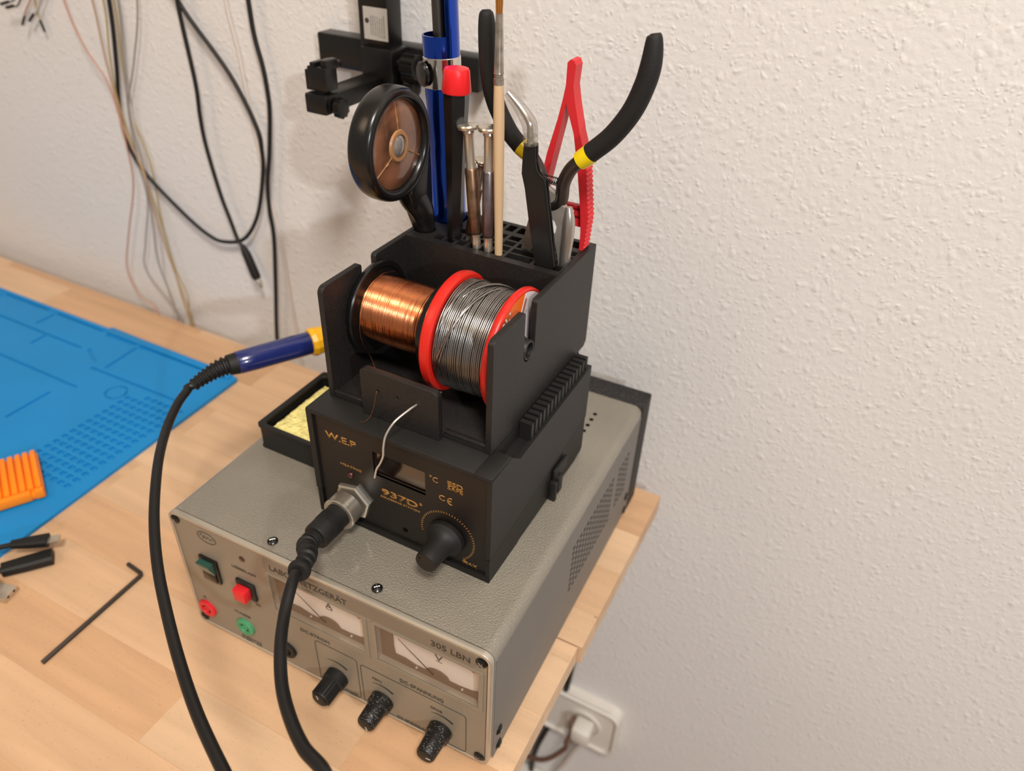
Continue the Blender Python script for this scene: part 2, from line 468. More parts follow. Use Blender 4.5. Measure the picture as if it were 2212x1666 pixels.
# ------------------------------------------------------------------ laboratory power supply
PX, PY, PR = -0.016007, -0.270331, 0.016528
PW, PH, PD = .2219, .1045, .2385
psu = thing('power_supply', 'grey bench power supply with two analogue meters standing on the desk', 'power supply', (PX, PY, 0), PR)
z0 = .004
def ps(name, mb, m, parent=None, **k):
    o = obj(name, mb, m, parent or psu, **k); return o
case = MB().loft([[(x, y, z + z0) for x, z in rrect(-PW, 0, 0, PH, .0062, 8)] for y in (.0012, PD)], cap=False)
ps('side_sheet', MB().box((-.0002, .0030, z0 + .0015), (.0003, PD - .0005, z0 + PH - .0085)), M_side)
ps('case', case, M_grey_h, ang=50)
# front frame and inset panel
o = plate('front_frame', [rrect(-PW, 0, z0, z0 + PH, .006, 8), rrect(-PW + .0022, -.0022, z0 + .0022, z0 + PH - .0022, .0045, 8)], 1, -.0026, .0012, M_rim, psu, bev=.0005)
m1, m2 = (-.1478, -.0805), (-.0732, -.0066)
mz0, mz1 = z0 + .0545, z0 + .0875
o = plate('front_panel', [rrect(-PW + .0027, -.0027, z0 + .0027, z0 + PH - .0027, .0042, 8), rect(m1[0], m1[1], mz0, mz1), rect(m2[0], m2[1], mz0, mz1)], 1, -.002, .0012, M_front, psu)
ps('panel_gap', MB().box((-PW + .002, -.0012, z0 + .002), (-.002, -.0008, z0 + .0027)).box((-PW + .002, -.0012, z0 + PH - .0027), (-.002, -.0008, z0 + PH - .002))
   .box((-.0028, -.0012, z0 + .002), (-.0021, -.0008, z0 + PH - .002)).box((-PW + .0021, -.0012, z0 + .002), (-PW + .0028, -.0008, z0 + PH - .002)), M_dark)
FY = -.002
plate('name_strip', [rrect(-.1500, -.0095, z0 + .0903, z0 + .1000, .002)], 1, FY - .0003, FY + .0002, M_strip, psu)
text('LABORNETZGERÄT', (-.1450, -.0905, z0 + .0921, z0 + .0977), 1, FY - .0003, M_print_t, psu, bold=.012)
text('305 LBN', (-.0362, -.0125, z0 + .0925, z0 + .0972), 1, FY - .0003, M_print_t, psu, bold=.012)
# meters
for k, (a, b) in enumerate((m1, m2)):
    yd = .0030
    mt = plate('meter', [rrect(a - .0022, b + .0022, mz0 - .0030, mz1 + .0012, .002), rect(a + .0006, b - .0006, mz0 + .0006, mz1 - .0006)], 1, FY - .0006, FY + .0002, M_front, psu)
    mt['label'] = ('ammeter on the left' if k == 0 else 'voltmeter on the right')
    obj('meter_well', MB().box((a, FY, mz0), (a + .0006, yd, mz1)).box((b - .0006, FY, mz0), (b, yd, mz1)).box((a, FY, mz0), (b, yd, mz0 + .0006)).box((a, FY, mz1 - .0006), (b, yd, mz1)), M_rim, mt)
    obj('dial_face', MB().box((a, yd, mz0), (b, yd + .0006, mz1)), M_dial, mt)
    cx = a + (b - a) * .56
    bw = b - a
    pts = [(a, mz0), (b, mz0), (b, mz0 + .0055), (b - .003, mz0 + .0070), (b - .008, mz0 + .0052), (cx + .014, mz0 + .0042)]
    pts += [(cx + .0075 * cos(t), mz0 + .0042 + .0050 * sin(t)) for t in [pi * i / 10 for i in range(0, 11)]]
    pts += [(cx - .014, mz0 + .0042), (a + .016, mz0 + .0062), (a + .0095, mz0 + .0060), (a + .0088, mz0 + .012), (a + .0085, mz1), (a, mz1)]
    obj('dial_mask', MB().prism(pts, 1, yd - .0012, yd), M_brown, mt)
    hub = Vector((cx - .002, yd - .0016, mz0 + .0048)); tip = Vector((cx - .0245, yd - .0016, mz1 - .0095))
    obj('needle', MB().tube([hub, tip], [.00028, .00012], 6), M_dark, mt)
    obj('scale_print', MB().tube([(cx - .025 + t * .050, yd - .0001, mz1 - .0085 + .0050 * (1 - (2 * t - 1) ** 2)) for t in [i / 14 for i in range(15)]][:5], .00018, 4)
        .box((cx - .001, yd - .0002, mz1 - .016), (cx + .003, yd, mz1 - .0157)), M_print_t, mt)
    rp = [(cx + .0125, yd - .0002, mz1 - .0045), (cx + .0175, yd - .0002, mz1 - .0068), (cx + .0225, yd - .0002, mz1 - .0105), (cx + .0242, yd - .0002, mz1 - .0090)]
    obj('red_scale_mark', MB().tube(rp, .00028, 4), M_redprint, mt)
    text('AV'[k], (cx - .0015, cx + .0035, mz1 - .0150, mz1 - .0100), 1, yd - .0002, M_print_t, mt)
    for q in (-.0130, .0165):
        obj('mask_screw', MB().lathe((cx + q, yd - .0022, mz0 + .0042), (0, 1, 0), [(0, .0005), (.0004, .0008), (.001, .0008)], 10), M_rim, mt)
    obj('window_pane', MB().box((a + .0006, FY - .0002, mz0 + .0006), (b - .0006, FY + .0005, mz1 - .0006)), M_glass, mt)
text('DC-STROM', (-.1300, -.1085, z0 + .0452, z0 + .0478), 1, FY - .0002, M_print_t, psu)
text('DC-SPANNUNG', (-.0585, -.0295, z0 + .0430, z0 + .0462), 1, FY - .0002, M_print_t, psu)
def outline(loop, w=.00022):
    return MB().tube([(p[0], FY - .00005, p[1]) for p in loop], w, 5, close=True)
ps('field_border', outline(rrect(-.1201, -.0893, z0 + .0028, z0 + .0424, .0025)), M_line)
ps('field_border', outline(rrect(-.0868, -.0150, z0 + .0028, z0 + .0405, .0025)), M_line)
KN = [(-.1057, .0152), (-.0726, .0142), (-.0317, .0143)]
for k, (x, z) in enumerate(KN):
    z += z0
    kb = MB().lathe((x, FY, z), (0, -1, 0), [(0, .0074), (.0004, .0078), (.0058, .0076), (.0064, .0068), (.0068, .0064), (.0175, .0059), (.0182, .0055), (.0184, .0048)], 36)
    if k == 0:
        for i in range(18):
            t = 2 * pi * i / 18
            kb.box((-.0004, 0, -.0004), (.0004, .0105, .0004), xf=Matrix.Translation((x + .0062 * cos(t), FY - .0172, z + .0062 * sin(t))))
    o = ps('knob', kb, M_blacksoft if k == 0 else M_speckknob)
    obj('knob_cap', MB().lathe((x, FY - .0183, z), (0, -1, 0), [(0, .0050), (.0005, .0050), (.0007, .0045)], 28), M_caselow, o)
    a = (1.9, -1.2, .1)[k]
    obj('pointer_mark', MB().tube([(x + .0012 * cos(a), FY - .01905, z + .0012 * sin(a)), (x + .0042 * cos(a), FY - .01905, z + .0042 * sin(a))], .0003, 5), M_label, o)
    # crescent above the knob
    up = [(x + .0002 + .0148 * cos(t), z + .0148 * sin(t)) for t in [radians(118 - 62 * i / 14) for i in range(15)]]
    dn = [(x + .0002 + (.0148 - .0016 * i / 14) * cos(t), z + (.0148 - .0016 * i / 14) * sin(t)) for i, t in enumerate([radians(118 - 62 * i / 14) for i in range(15)])]
    ps('crescent_mark', MB().prism(up + dn[::-1][:-1], 1, FY - .0002, FY), M_line)
text('FEIN', (-.0785, -.0722, z0 + .0318, z0 + .0336), 1, FY - .0002, M_print_t, psu)
text('GROB', (-.0385, -.0305, z0 + .0318, z0 + .0338), 1, FY - .0002, M_print_t, psu)
text('DC-SPANNUNG', (-.0625, -.0400, z0 + .0035, z0 + .0056), 1, FY - .0002, M_print_t, psu)
text('STROM', (-.1010, -.0915, z0 + .0035, z0 + .0056), 1, FY - .0002, M_print_t, psu)
text('UEBERLAST', (-.1768, -.1580, z0 + .0775, z0 + .0796), 1, FY - .0002, M_print_t, psu)
text('AN', (-.1640, -.1605, z0 + .0492, z0 + .0508), 1, FY - .0002, M_print_t, psu)
text('MASSE', (-.1850, -.1722, z0 + .0300, z0 + .0320), 1, FY - .0002, M_print_t, psu)
text('+', (-.2125, -.2098, z0 + .0280, z0 + .0302), 1, FY - .0002, M_print_t, psu)
text('AUSGANG', (-.1850, -.1680, z0 + .0055, z0 + .0072), 1, FY - .0002, M_print_t, psu)
text('0-30V  5A', (-.1850, -.1680, z0 + .0030, z0 + .0045), 1, FY - .0002, M_print_t, psu)
# oval emblem
em = MB().tube([(p[0], FY, p[1]) for p in circle(-.1932, z0 + .0937, .0074, 32, ry=.0046)], .00022, 5, close=True)
em.tube([(p[0], FY, p[1]) for p in circle(-.1932, z0 + .0937, .0066, 32, ry=.0040)], .00012, 4, close=True)
em.tube(cat([(-.1985, FY, z0 + .0935), (-.197, FY, z0 + .096), (-.196, FY, z0 + .092), (-.1945, FY, z0 + .0955), (-.1935, FY, z0 + .0925), (-.192, FY, z0 + .095), (-.1905, FY, z0 + .0925), (-.189, FY, z0 + .0948), (-.1878, FY, z0 + .0932)], 5), .00025, 5)
ps('oval_emblem', em, M_print_t)
ps('overload_lamp', MB().lathe((-.1668, FY + .0001, z0 + .0893), (0, -1, 0), [(0, .0022), (.0004, .0022), (.0009, .0013), (.001, .0003)], 20), M_smoke)
# rocker switch
sw = ps('power_switch', MB().box((-.2037, FY - .0020, z0 + .0545), (-.1890, FY, z0 + .0752), .0008), M_black)
obj('rocker', MB().prism([(FY - .0015, z0 + .0565), (FY - .0026, z0 + .0565), (FY - .0030, z0 + .0640), (FY - .0062, z0 + .0725), (FY - .0060, z0 + .0735), (FY - .0015, z0 + .0735)], 0, -.2017, -.1912), M_lens, sw)
obj('rocker_lower', MB().box((-.2019, FY - .0030, z0 + .0560), (-.1910, FY - .0015, z0 + .0638), .0004), M_black, sw)
# push button
sw = ps('reset_switch', MB().box((-.1753, FY - .0020, z0 + .0545), (-.1607, FY, z0 + .0693), .0008), M_case)
obj('push_button', MB().box((-.1735, FY - .0075, z0 + .0565), (-.1640, FY - .0015, z0 + .0660), .0008), M_redbtn, sw)
for (x, z, mt_, nm) in ((-.2107, .0184, M_redbtn, 'red socket'), (-.1783, .0188, M_green, 'green socket'), (-.1444, .0175, M_blacksoft, 'black socket')):
    s = ps('socket', MB().lathe((x, FY, z + z0), (0, -1, 0), [(0, .0070), (.0016, .0070), (.0022, .0064), (.0022, .0040), (.0006, .0036), (.0006, .0024), (.0020, .0022), (.0022, .0012), (.0008, .0010)], 32), mt_)
    s['label'] = nm
    obj('socket_bore', MB().lathe((x, FY, z + z0), (0, -1, 0), [(.0007, .0038), (.0009, .0030), (.0009, .0026)], 24, cap=False).lathe((x, FY, z + z0), (0, -1, 0), [(.0010, .0010), (.0014, .0009)], 12), M_dark, s)
def screw(o, d, r=.0033, name='screw'):
    s = ps(name, MB().lathe(o, d, [(0, r), (.0008, r), (.0018, r * .6), (.0020, r * .3)], 24), M_black)
    dd = Vector(d).normalized(); u = dd.orthogonal().normalized(); w = dd.cross(u); c = Vector(o) + dd * .0018
    obj('cross_recess', MB().tube([c - u * r * .5, c + u * r * .5], .0003, 5).tube([c - w * r * .5, c + w * r * .5], .0003, 5), M_steel, s)
for x, z in ((-.2165, .0990), (-.0058, .0975), (-.0062, .0065), (-.2165, .0065)): screw((x, FY, z + z0), (0, -1, 0))
for x in (-.1489, -.0762): screw((x, .0075, z0 + PH), (0, 0, 1), .0031)
for y, z in ((.010, .0215), (.010, .0065), (.2295, .0212), (.2295, .0064)): screw((0, y, z + z0), (1, 0, 0), .0034)
vs = MB()
for i in range(13):
    for j in range(9):
        y, z = .1110 + i * .00595, z0 + .0366 + j * .00505
        vs.box((-.0002, y - .0017, z - .0009), (.0004, y + .0017, z + .0009))
for i in range(4):
    for j in range(8):
        y, z = .1972 + i * .0062, z0 + .0400 + j * .0051
        vs.box((-.0002, y - .0017, z - .0009), (.0004, y + .0017, z + .0009))
ps('side_vent_slots', vs, M_dark, smooth=False)
vt = MB()
for i in range(8): vt.lathe((-.0281, .2125 - i * .0072, z0 + PH - .0001), (0, 0, 1), [(0, .0016), (.00015, .0016)], 16)
ps('top_vent_holes', vt, M_dark)
hs = MB().box((-PW - .0005, PD - .002, z0), (.0008, PD + .0185, z0 + PH + .0004), .0010)
ps('heat_sink', hs, M_mesh)
for x in (-.20, -.02):
    for y in (.02, .21): ps('foot', MB().cyl((x, y, 0), (x, y, z0 + .0005), .006, .0065, 20), M_blacksoft)

# ------------------------------------------------------------------ soldering station
zs = 0.108468
SX, SY, SR = -0.040162, -0.23185, -0.004713
SW, SH, SD = .118, .0784, .1300
st = thing('soldering_station', 'black soldering station with gold lettering standing on the grey power supply', 'soldering station', (SX, SY, zs), SR)
def so(name, mb, m, parent=None, **k): return obj(name, mb, m, parent or st, **k)
t = .0030
pz = lambda y: .0182 + y * .098
lid = MB()
lid.box((-SW, 0, SH - t), (-.0100, SD, SH), .0010)
lid.box((-.0112, 0, SH - t), (0, .0215, SH), .0010)
lid.prism([(.0005, SH - .0012), (.0005, pz(0) + .0005), (SD - .0005, pz(SD) + .0005), (SD - .0005, .0715), (.0320, .0685), (.0212, SH - .0012)], 0, -t, 0)
lid.prism([(.0005, SH - .0012), (.0005, pz(0) + .0003), (SD - .0005, pz(SD) + .0003), (SD - .0005, SH - .0012)], 0, -SW, -SW + .0038)
lid.box((-.0110, .0210, .055), (-.0095, SD, SH - .0005))
lid.box((-.0110, .0205, .0665), (-.0005, SD - .001, .0680))
lid.prism([(.0205, SH - .0006), (.0315, .0683), (.0315, .066), (.0190, SH - .003)], 0, -.0105, -.0008)
lid.box((-SW + .001, SD - t, .032), (-.001, SD, SH - .008))
so('upper_shell', lid, M_case, ang=30)
fins = MB()
for i in range(16):
    y = .0475 + i * .0050
    fins.prism([(y, .060), (y + .0031, .060), (y + .0031, .0798), (y, .0798)], 0, -.0090, -.0016)
so('cooling_fins', fins, M_case, smooth=False)
low = MB()
low.prism([(.0008, .0), (.0008, pz(0) - .0004), (SD - .0005, pz(SD) - .0004), (SD - .0005, .004), (SD - .012, .0012), (.0375, .0012), (.0345, 0)], 0, -t, -.0004)
low.prism([(.0008, .0), (.0008, pz(0) - .0004), (SD - .0005, pz(SD) - .0004), (SD - .0005, .004), (SD - .012, .0012), (.0375, .0012), (.0345, 0)], 0, -SW + .0004, -SW + .0038)
low.box((-SW + .001, .0006, 0), (-.0008, .0030, .0042))
low.box((-SW + .001, .001, .0012), (-.001, SD - .001, .0035))
low.box((-SW + .001, SD - t, .001), (-.001, SD - .0006, .0315))
so('seam', MB().prism([(.0008, pz(0) - .0006), (SD - .0008, pz(SD) - .0006), (SD - .0008, pz(SD) + .0004), (.0008, pz(0) + .0004)], 0, -.0012, -.0003), M_dark)
so('lower_shell', low, M_caselow, ang=30)
FP = .0022
wx0, wx1, wz0, wz1 = -.0754, -.0414, .0462, .0632
plate('front_panel', [rect(-SW + .0042, -.0030, .0045, SH - .0030), rect(wx0, wx1, wz0, wz1)], 1, FP, FP + .0016, M_panel, st)
so('display_recess', MB().box((wx0 - .0004, FP + .0003, wz0 - .0004), (wx0, .0055, wz1 + .0004)).box((wx1, FP + .0003, wz0 - .0004), (wx1 + .0004, .0055, wz1 + .0004))
   .box((wx0, FP + .0003, wz0 - .0004), (wx1, .0055, wz0)).box((wx0, FP + .0003, wz1), (wx1, .0055, wz1 + .0004)), M_black)
so('display_window', MB().box((wx0, .0042, wz0), (wx1, .0050, wz1)), M_display)
TY = FP - .0001
def stx(s, box, bold=.0): return text(s, box, 1, FP, M_gold, st, bold=bold, depth=.0001)
stx('W.E.P', (-.1074, -.0862, .0603, .0650), .022)
stx('HEATING', (-.0987, -.0843, .0436, .0453), .01)
stx('°C', (-.0386, -.0333, .0590, .0631), .01)
stx('ESD', (-.0274, -.0180, .0606, .0640), .03)
stx('SAFE', (-.0274, -.0180, .0578, .0607), .02)
stx('C', (-.0330, -.0291, .0478, .0518), .02)
ce = MB().tube([(p[0], FP - .0001, p[1]) for p in circle(-.0252, .0496, .0022, 14, radians(75), radians(285))], .00035, 5).tube([(-.0274, FP - .0001, .0496), (-.0250, FP - .0001, .0496)], .0003, 5)
so('approval_mark', ce, M_gold)
stx('937D', (-.0711, -.0468, .0336, .0383), .028)
stx('+', (-.0461, -.0437, .0367, .0390), .03)
stx('SOLDERING STATION', (-.0719, -.0457, .0310, .0325), .012)
stx('MAX', (-.0179, -.0088, .0058, .0082), .015)
so('heating_lamp', MB().lathe((-.0921, FP, .0385), (0, -1, 0), [(0, .0021), (.0008, .0020), (.0015, .0014), (.0018, .0005)], 20), M_smoke)
so('adjust_hole', MB().lathe((-.0563, FP + .0001, .0122), (0, -1, 0), [(0, .0017), (.0002, .0017)], 20), M_dark)
KX, KZ = -.0278, .0226
ring = MB()
for i in range(42):
    a = radians(192 - i * 243 / 41)
    x, z = KX + .0168 * cos(a), KZ + .0168 * sin(a)
    xf_ = Matrix.Translation((x, 0, z)) @ Matrix.Rotation(-a, 4, 'Y')
    ring.box((-.0006, FP - .0001, -.00024), (.0006, FP + .0002, .00024), xf=xf_)
ring.prism([(KX + .0092, KZ - .0150), (KX + .0122, KZ - .0152), (KX + .0110, KZ - .0132)], 1, FP - .0001, FP + .0001)
so('dial_ring', ring, M_gold, smooth=False)
kb = so('temperature_knob', MB().lathe((KX, FP - .0006, KZ), (0, -1, 0), [(0, .0112), (.0008, .0116), (.0032, .0113), (.0044, .0101), (.0058, .0087), (.0080, .0077), (.0110, .0070), (.0160, .0067), (.0212, .0064), (.0220, .0061), (.0222, .0058)], 48), M_blacksoft)
obj('knob_cap', MB().lathe((KX, FP - .0224, KZ), (0, -1, 0), [(0, .0060), (.0005, .0059), (.0007, .0054)], 36), M_panel, kb)
obj('index_dot', MB().lathe((KX - .0032, FP - .0229, KZ + .0030), (0, -1, 0), [(0, .0005), (.0004, .0005)], 10), M_dark, kb)
cl = MB().box((-.0004, .0770, -.0002), (.0042, .0800, .0150), .0004).box((.0, .0812, .0040), (.0045, .0870, .0165), .0004).box((0, .0795, .0135), (.0022, .0980, .0225), .0006)
so('side_clip', cl, M_case)
# socket with hexagonal nut
NX, NZ = -.0918, .0193
nut = so('socket_nut', MB().lathe((NX, FP, NZ), (0, -1, 0), [(0, .0126), (.0022, .0126), (.0030, .0116)], 6, ref=(.3, 0, 1)), M_nickel, ang=20)
for x in (-SW + .012, -.012):
    for y in (.02, .11): so('foot', MB().cyl((x, y, 0), (x, y, .002), .004, .004, 16), M_blacksoft)

# ------------------------------------------------------------------ tool caddy printed in black plastic
zh = 0.186912
HX, HY, HR = -0.049713, -0.215819, -0.004457
HW, HH, HD = .1034, .0687, .1246
ho = thing('tool_caddy', 'black printed tool and spool caddy on top of the soldering station', 'tool holder', (HX, HY, zh), HR)
TH = .0034
def sidepanel(x0, x1):
    s0, s1, zc, r = .0335, .0461, .0424, .0063
    o = [(0, 0), (0, HH - .004)] + circle(.004, HH - .004, .004, 6, pi, pi / 2)[1:]
    o += circle(s0 - .002, HH - .002, .002, 5, pi / 2, 0) + [(s0, zc)] + circle((s0 + s1) / 2, zc, r, 14, pi, 2 * pi)[1:-1] + [(s1, zc)]
    o += circle(s1 + .0022, HH - .0022, .0022, 5, pi, pi / 2) + [(HD, HH), (HD, .003), (HD - .003, 0)]
    return plate('side_panel', [o], 0, x0, x1, M_print, ho, bev=.0003)
sidepanel(-TH, 0)
sidepanel(-HW, -HW + TH)
# rear block with the slots
holes = []
rows = [(.0812, .0872), (.0887, .0940), (.0957, .1010), (.1028, .1082), (.1130, .1212)]
holes.append(circle(-.0946, .0900, .0070, 28))
cols_small = [(-.0846, -.0792), (-.0772, -.0718), (-.0698, -.0644), (-.0622, -.0568), (-.0547, -.0493), (-.0471, -.0400)]
for ci, (a, b) in enumerate(cols_small):
    for ri, (c, d) in enumerate(rows):
        if ci == 0 and ri >= 1: continue
        if ci == 1 and ri >= 3: continue
        holes.append(rect(a, b, c, d))
for a, b in ((-.0380, -.0222), (-.0200, -.0044)):
    for c, d in rows: holes.append(rect(a, b, c, d))
# the big round well of the pump
holes.append(circle(-.0917, .1118, .0109, 36))
holes[0] = circle(-.0952, .0892, .0066, 28)
plate('slotted_block', [rect(-HW + TH, -TH, .0762, HD)] + holes, 2, .0030, HH, M_print, ho)
obj('floor_plate', MB().box((-HW + TH, .0004, .0), (-TH, HD, .0030), .0003), M_print, ho)
obj('front_sill', MB().box((-.0285, 0, .003), (-TH, .003, .0050), .0006), M_print, ho)
obj('front_sill', MB().box((-HW + TH, 0, .003), (-.0775, .003, .0045), .0006), M_print, ho)
tab = rrect(-.0778, -.0290, .0002, .0304, .0035, 6)
tab = [(-.0778, .0002), (-.0290, .0002)] + circle(-.0325, .0269, .0035, 6, 0, pi / 2) + circle(-.0743, .0269, .0035, 6, pi / 2, pi)
plate('wire_guide', [tab] + [circle(x, .0187, .00085, 12) for x in (-.0666, -.0543, -.0423)], 1, -.0036, .0004, M_print, ho, bev=.0003)

AXY, AXZ = .0398, .0424
ax_ = thing('spool_rod', 'black tube carrying both wire spools in the caddy slots', 'rod', (HX, HY, zh), HR)
obj('tube', MB().lathe((-HW, AXY, AXZ), (1, 0, 0), [(0, .0058), (HW - .0006, .0058), (HW, .0054), (HW, .0044), (HW - .006, .0042)], 32), M_print, ax_)
obj('end_plug', MB().lathe((-.0040, AXY, AXZ), (1, 0, 0), [(0, .0042), (.0020, .0042), (.0024, .0036)], 24), M_black, ax_)

# ------------------------------------------------------------------ spools
CY, CZ = .0408, .0395
def flange(x0, x1, r, bore, lip=.0006):
    return MB().lathe((x0, CY, CZ), (1, 0, 0), [(0, bore), (0, r - lip), (lip, r), (x1 - x0 - lip, r), (x1 - x0, r - lip), (x1 - x0, bore)], 72, close=True)
cs = thing('copper_wire_spool', 'black spool wound with fine copper wire, left of the red solder spool', 'wire spool', (HX, HY, zh), HR)
f = MB().lathe((-.0988, CY, CZ), (1, 0, 0), [(0, .0090), (0, .0262), (.0010, .0270), (.0030, .0272), (.0038, .0266), (.0038, .0240), (.0030, .0232), (.0030, .0090)], 72, close=True)
obj('flange', f, M_black, cs)
f = MB().lathe((-.0548, CY, CZ), (1, 0, 0), [(0, .0090), (0, .0250), (.0006, .0262), (.0036, .0268), (.0044, .0262), (.0044, .0090)], 72, close=True)
obj('flange', f, M_black, cs)
random.seed(3)
prof = [(0, .0090)]
L = .0410; nt = 96
for i in range(nt):
    t0 = i / nt
    base = .0190 - .0006 * abs(2 * t0 - 1) ** 3 + random.uniform(-.00005, .00009)
    for q, h in ((.15, .0), (.5, .00014), (.85, .0)): prof.append(((t0 + q / nt) * L, base + h))
prof.append((L, .0090))
obj('copper_winding', MB().lathe((-.0958, CY, CZ), (1, 0, 0), prof, 144, cap=False), M_copper, cs, ang=80)
lw = MB()
for k in range(7):
    x0 = -.0945 + random.random() * .036; dx = random.uniform(-.004, .004); a0 = random.uniform(0, 6.28)
    lw.tube([(x0 + dx * i / 40, CY + .0193 * cos(a0 + 4.2 * i / 40), CZ + .0193 * sin(a0 + 4.2 * i / 40)) for i in range(41)], .0001, 5)
loop_ = cat([(-.0925, CY + .0120, CZ + .0180), (-.0938, CY + .001, CZ + .0202), (-.0935, CY - .0120, CZ + .0170), (-.0925, CY - .0215, CZ + .0050), (-.0915, CY - .0235, CZ - .0080), (-.0880, CY - .0210, CZ - .0200),
             (-.0820, CY - .0240, CZ - .0270), (-.0740, CY - .0300, CZ - .0275), (-.0690, CY - .0370, CZ - .0230), (-.0666, .0002, .0190), (-.0666, -.0045, .0187), (-.0668, -.0065, .0130), (-.0680, -.0090, .0060), (-.0715, -.0110, .0010), (-.0750, -.0105, -.0002)], 8)
lw.tube(loop_, .00013, 6)
obj('loose_copper_wire', lw, M_copper, cs)

ss = thing('solder_wire_spool', 'red plastic spool wound with grey solder wire, right of the copper spool', 'wire spool', (HX, HY, zh), HR)
def rimf(x0, w):
    return MB().lathe((x0, CY, CZ), (1, 0, 0), [(0, .0090), (0, .0322), (.0010, .0333), (w / 2, .0337), (w - .0010, .0333), (w, .0322), (w, .0300), (w - .0006, .0292), (w - .0006, .0090)], 84, close=True)
obj('flange', rimf(-.0482, .0062), M_red, ss)
f2 = MB().lathe((-.0116, CY, CZ), (1, 0, 0), [(0, .0090), (0, .0326), (.0010, .0337), (.0024, .0341), (.0040, .0338), (.0048, .0330), (.0048, .0324), (.0045, .0322), (.0045, .0090)], 84, close=True)
obj('flange', f2, M_red, ss)
obj('hub', MB().lathe((-.043, CY, CZ), (1, 0, 0), [(0, .0092), (0, .0180), (.032, .0180), (.032, .0092)], 36, close=True), M_red, ss)
obj('solder_core', MB().lathe((-.0420, CY, CZ), (1, 0, 0), [(0, .0185), (0, .0293), (.0302, .0287), (.0302, .0185)], 48, close=True), M_solder, ss)
sw_ = MB(); pts = []
turns = 27; per = 64; x0, x1 = -.0413, -.0126
random.seed(11)
wob = [random.uniform(-.00025, .00025) for _ in range(turns + 2)]; rad = [random.uniform(-.0002, .00025) for _ in range(turns + 2)]
for i in range(turns * per):
    q = i / per; k = int(q); fr = q - k
    a = 2 * pi * q
    x = x0 + (x1 - x0) * q / turns + (wob[k] * (1 - fr) + wob[k + 1] * fr)
    r = .0299 + (rad[k] * (1 - fr) + rad[k + 1] * fr) - .0006 * (q / turns)
    pts.append((x, CY + r * cos(a), CZ + r * sin(a)))
sw_.tube(pts, .00051, 8)
for (xa, xb, a0, a1, dr) in ((-.0405, -.0215, 3.35, 1.35, .0010), (-.0395, -.0262, 3.6, 1.6, .0011), (-.0350, -.0190, 1.9, .7, .0009), (-.0405, -.0340, 2.9, .9, .0010), (-.0300, -.0170, 1.5, .2, .0009)):
    sw_.tube([(xa + (xb - xa) * (i / 40), CY + (.0299 + dr * sin(pi * i / 40) ** .5) * cos(a0 + (a1 - a0) * i / 40), CZ + (.0299 + dr * sin(pi * i / 40) ** .5) * sin(a0 + (a1 - a0) * i / 40)) for i in range(41)], .00056, 7)
obj('solder_winding', sw_, M_solder, ss, ang=80)
# sticker on the right flange
SXF = -.0070
ROT = Matrix(((0, 0, 1, SXF + .0002), (1, 0, 0, CY), (0, 1, 0, CZ), (0, 0, 0, 1)))
orange = circle(CY, CZ, .0321, 60, radians(80.7), radians(227.3))
white = circle(CY, CZ, .0321, 70, radians(227.3), radians(440.7)) + [(CY + .0092 * cos(radians(154)), CZ + .0092 * sin(radians(154)))]
stk = obj('sticker', MB().prism(orange, 0, SXF - .0003, SXF + .0002), M_stick_o, ss, smooth=False)
wf = plate('white_field', [[(p[0], p[1]) for p in white], circle(CY, CZ, .0088, 30)], 0, SXF - .0003, SXF + .0002, M_stick_w, stk)
DIRM = ROT @ Matrix.Rotation(radians(64), 4, 'Z')
def chord_text(t_, box, m, nm='lettering'):
    o = text(t_, box, 2, 0, m, stk, name=nm, depth=.0001); o.data.transform(DIRM); return o
ob_ = plate('orange_bar', [rrect(.010, .0285, .0055, .0080, .0012)], 2, 0, .0001, M_stick_o, stk); ob_.data.transform(DIRM)
o = chord_text('HS10', (.0140, .0225, .0020, .0046), M_dark)
o = chord_text('TYP', (.0150, .0195, .0059, .0076), M_stick_w)
for o in (stk.children[-1],): o.data.transform(Matrix.Translation((.0001, 0, 0)))
def arc_text(s, r, a0, step, h, m):
    for i, ch in enumerate(s):
        a = a0 - step * i
        o = text(ch, (-h * .40, h * .40, -h / 2, h / 2), 2, 0, m, stk, name='letter', bold=.02, depth=.0001)
        o.data.transform(ROT @ Matrix.Rotation(a - pi / 2, 4, 'Z') @ Matrix.Translation((0, r, 0)))
arc_text('STANNOL', .0290, radians(171), radians(8.8), .0046, M_stick_w)
arc_text('®', .0302, radians(112), radians(9), .0018, M_stick_w)
# solder end through the guide
sp = cat([(-.0423, .0200, .0120), (-.0423, .0060, .0175), (-.0423, -.0030, .0188), (-.0432, -.0080, .0188), (-.0470, -.0160, .0150), (-.0500, -.0205, .0080), (-.0508, -.0225, .0010), (-.0510, -.0232, -.0050), (-.0528, -.0240, -.0105), (-.0550, -.0245, -.0150), (-.0565, -.0248, -.0215)], 8)
obj('solder_end', MB().tube(sp, .00058, 10), M_paleflux, ss)

# ------------------------------------------------------------------ tools standing in the caddy (local caddy coordinates)
def ht(name, label, c, group=None): return thing(name, label, c, (HX, HY, zh), HR, group)
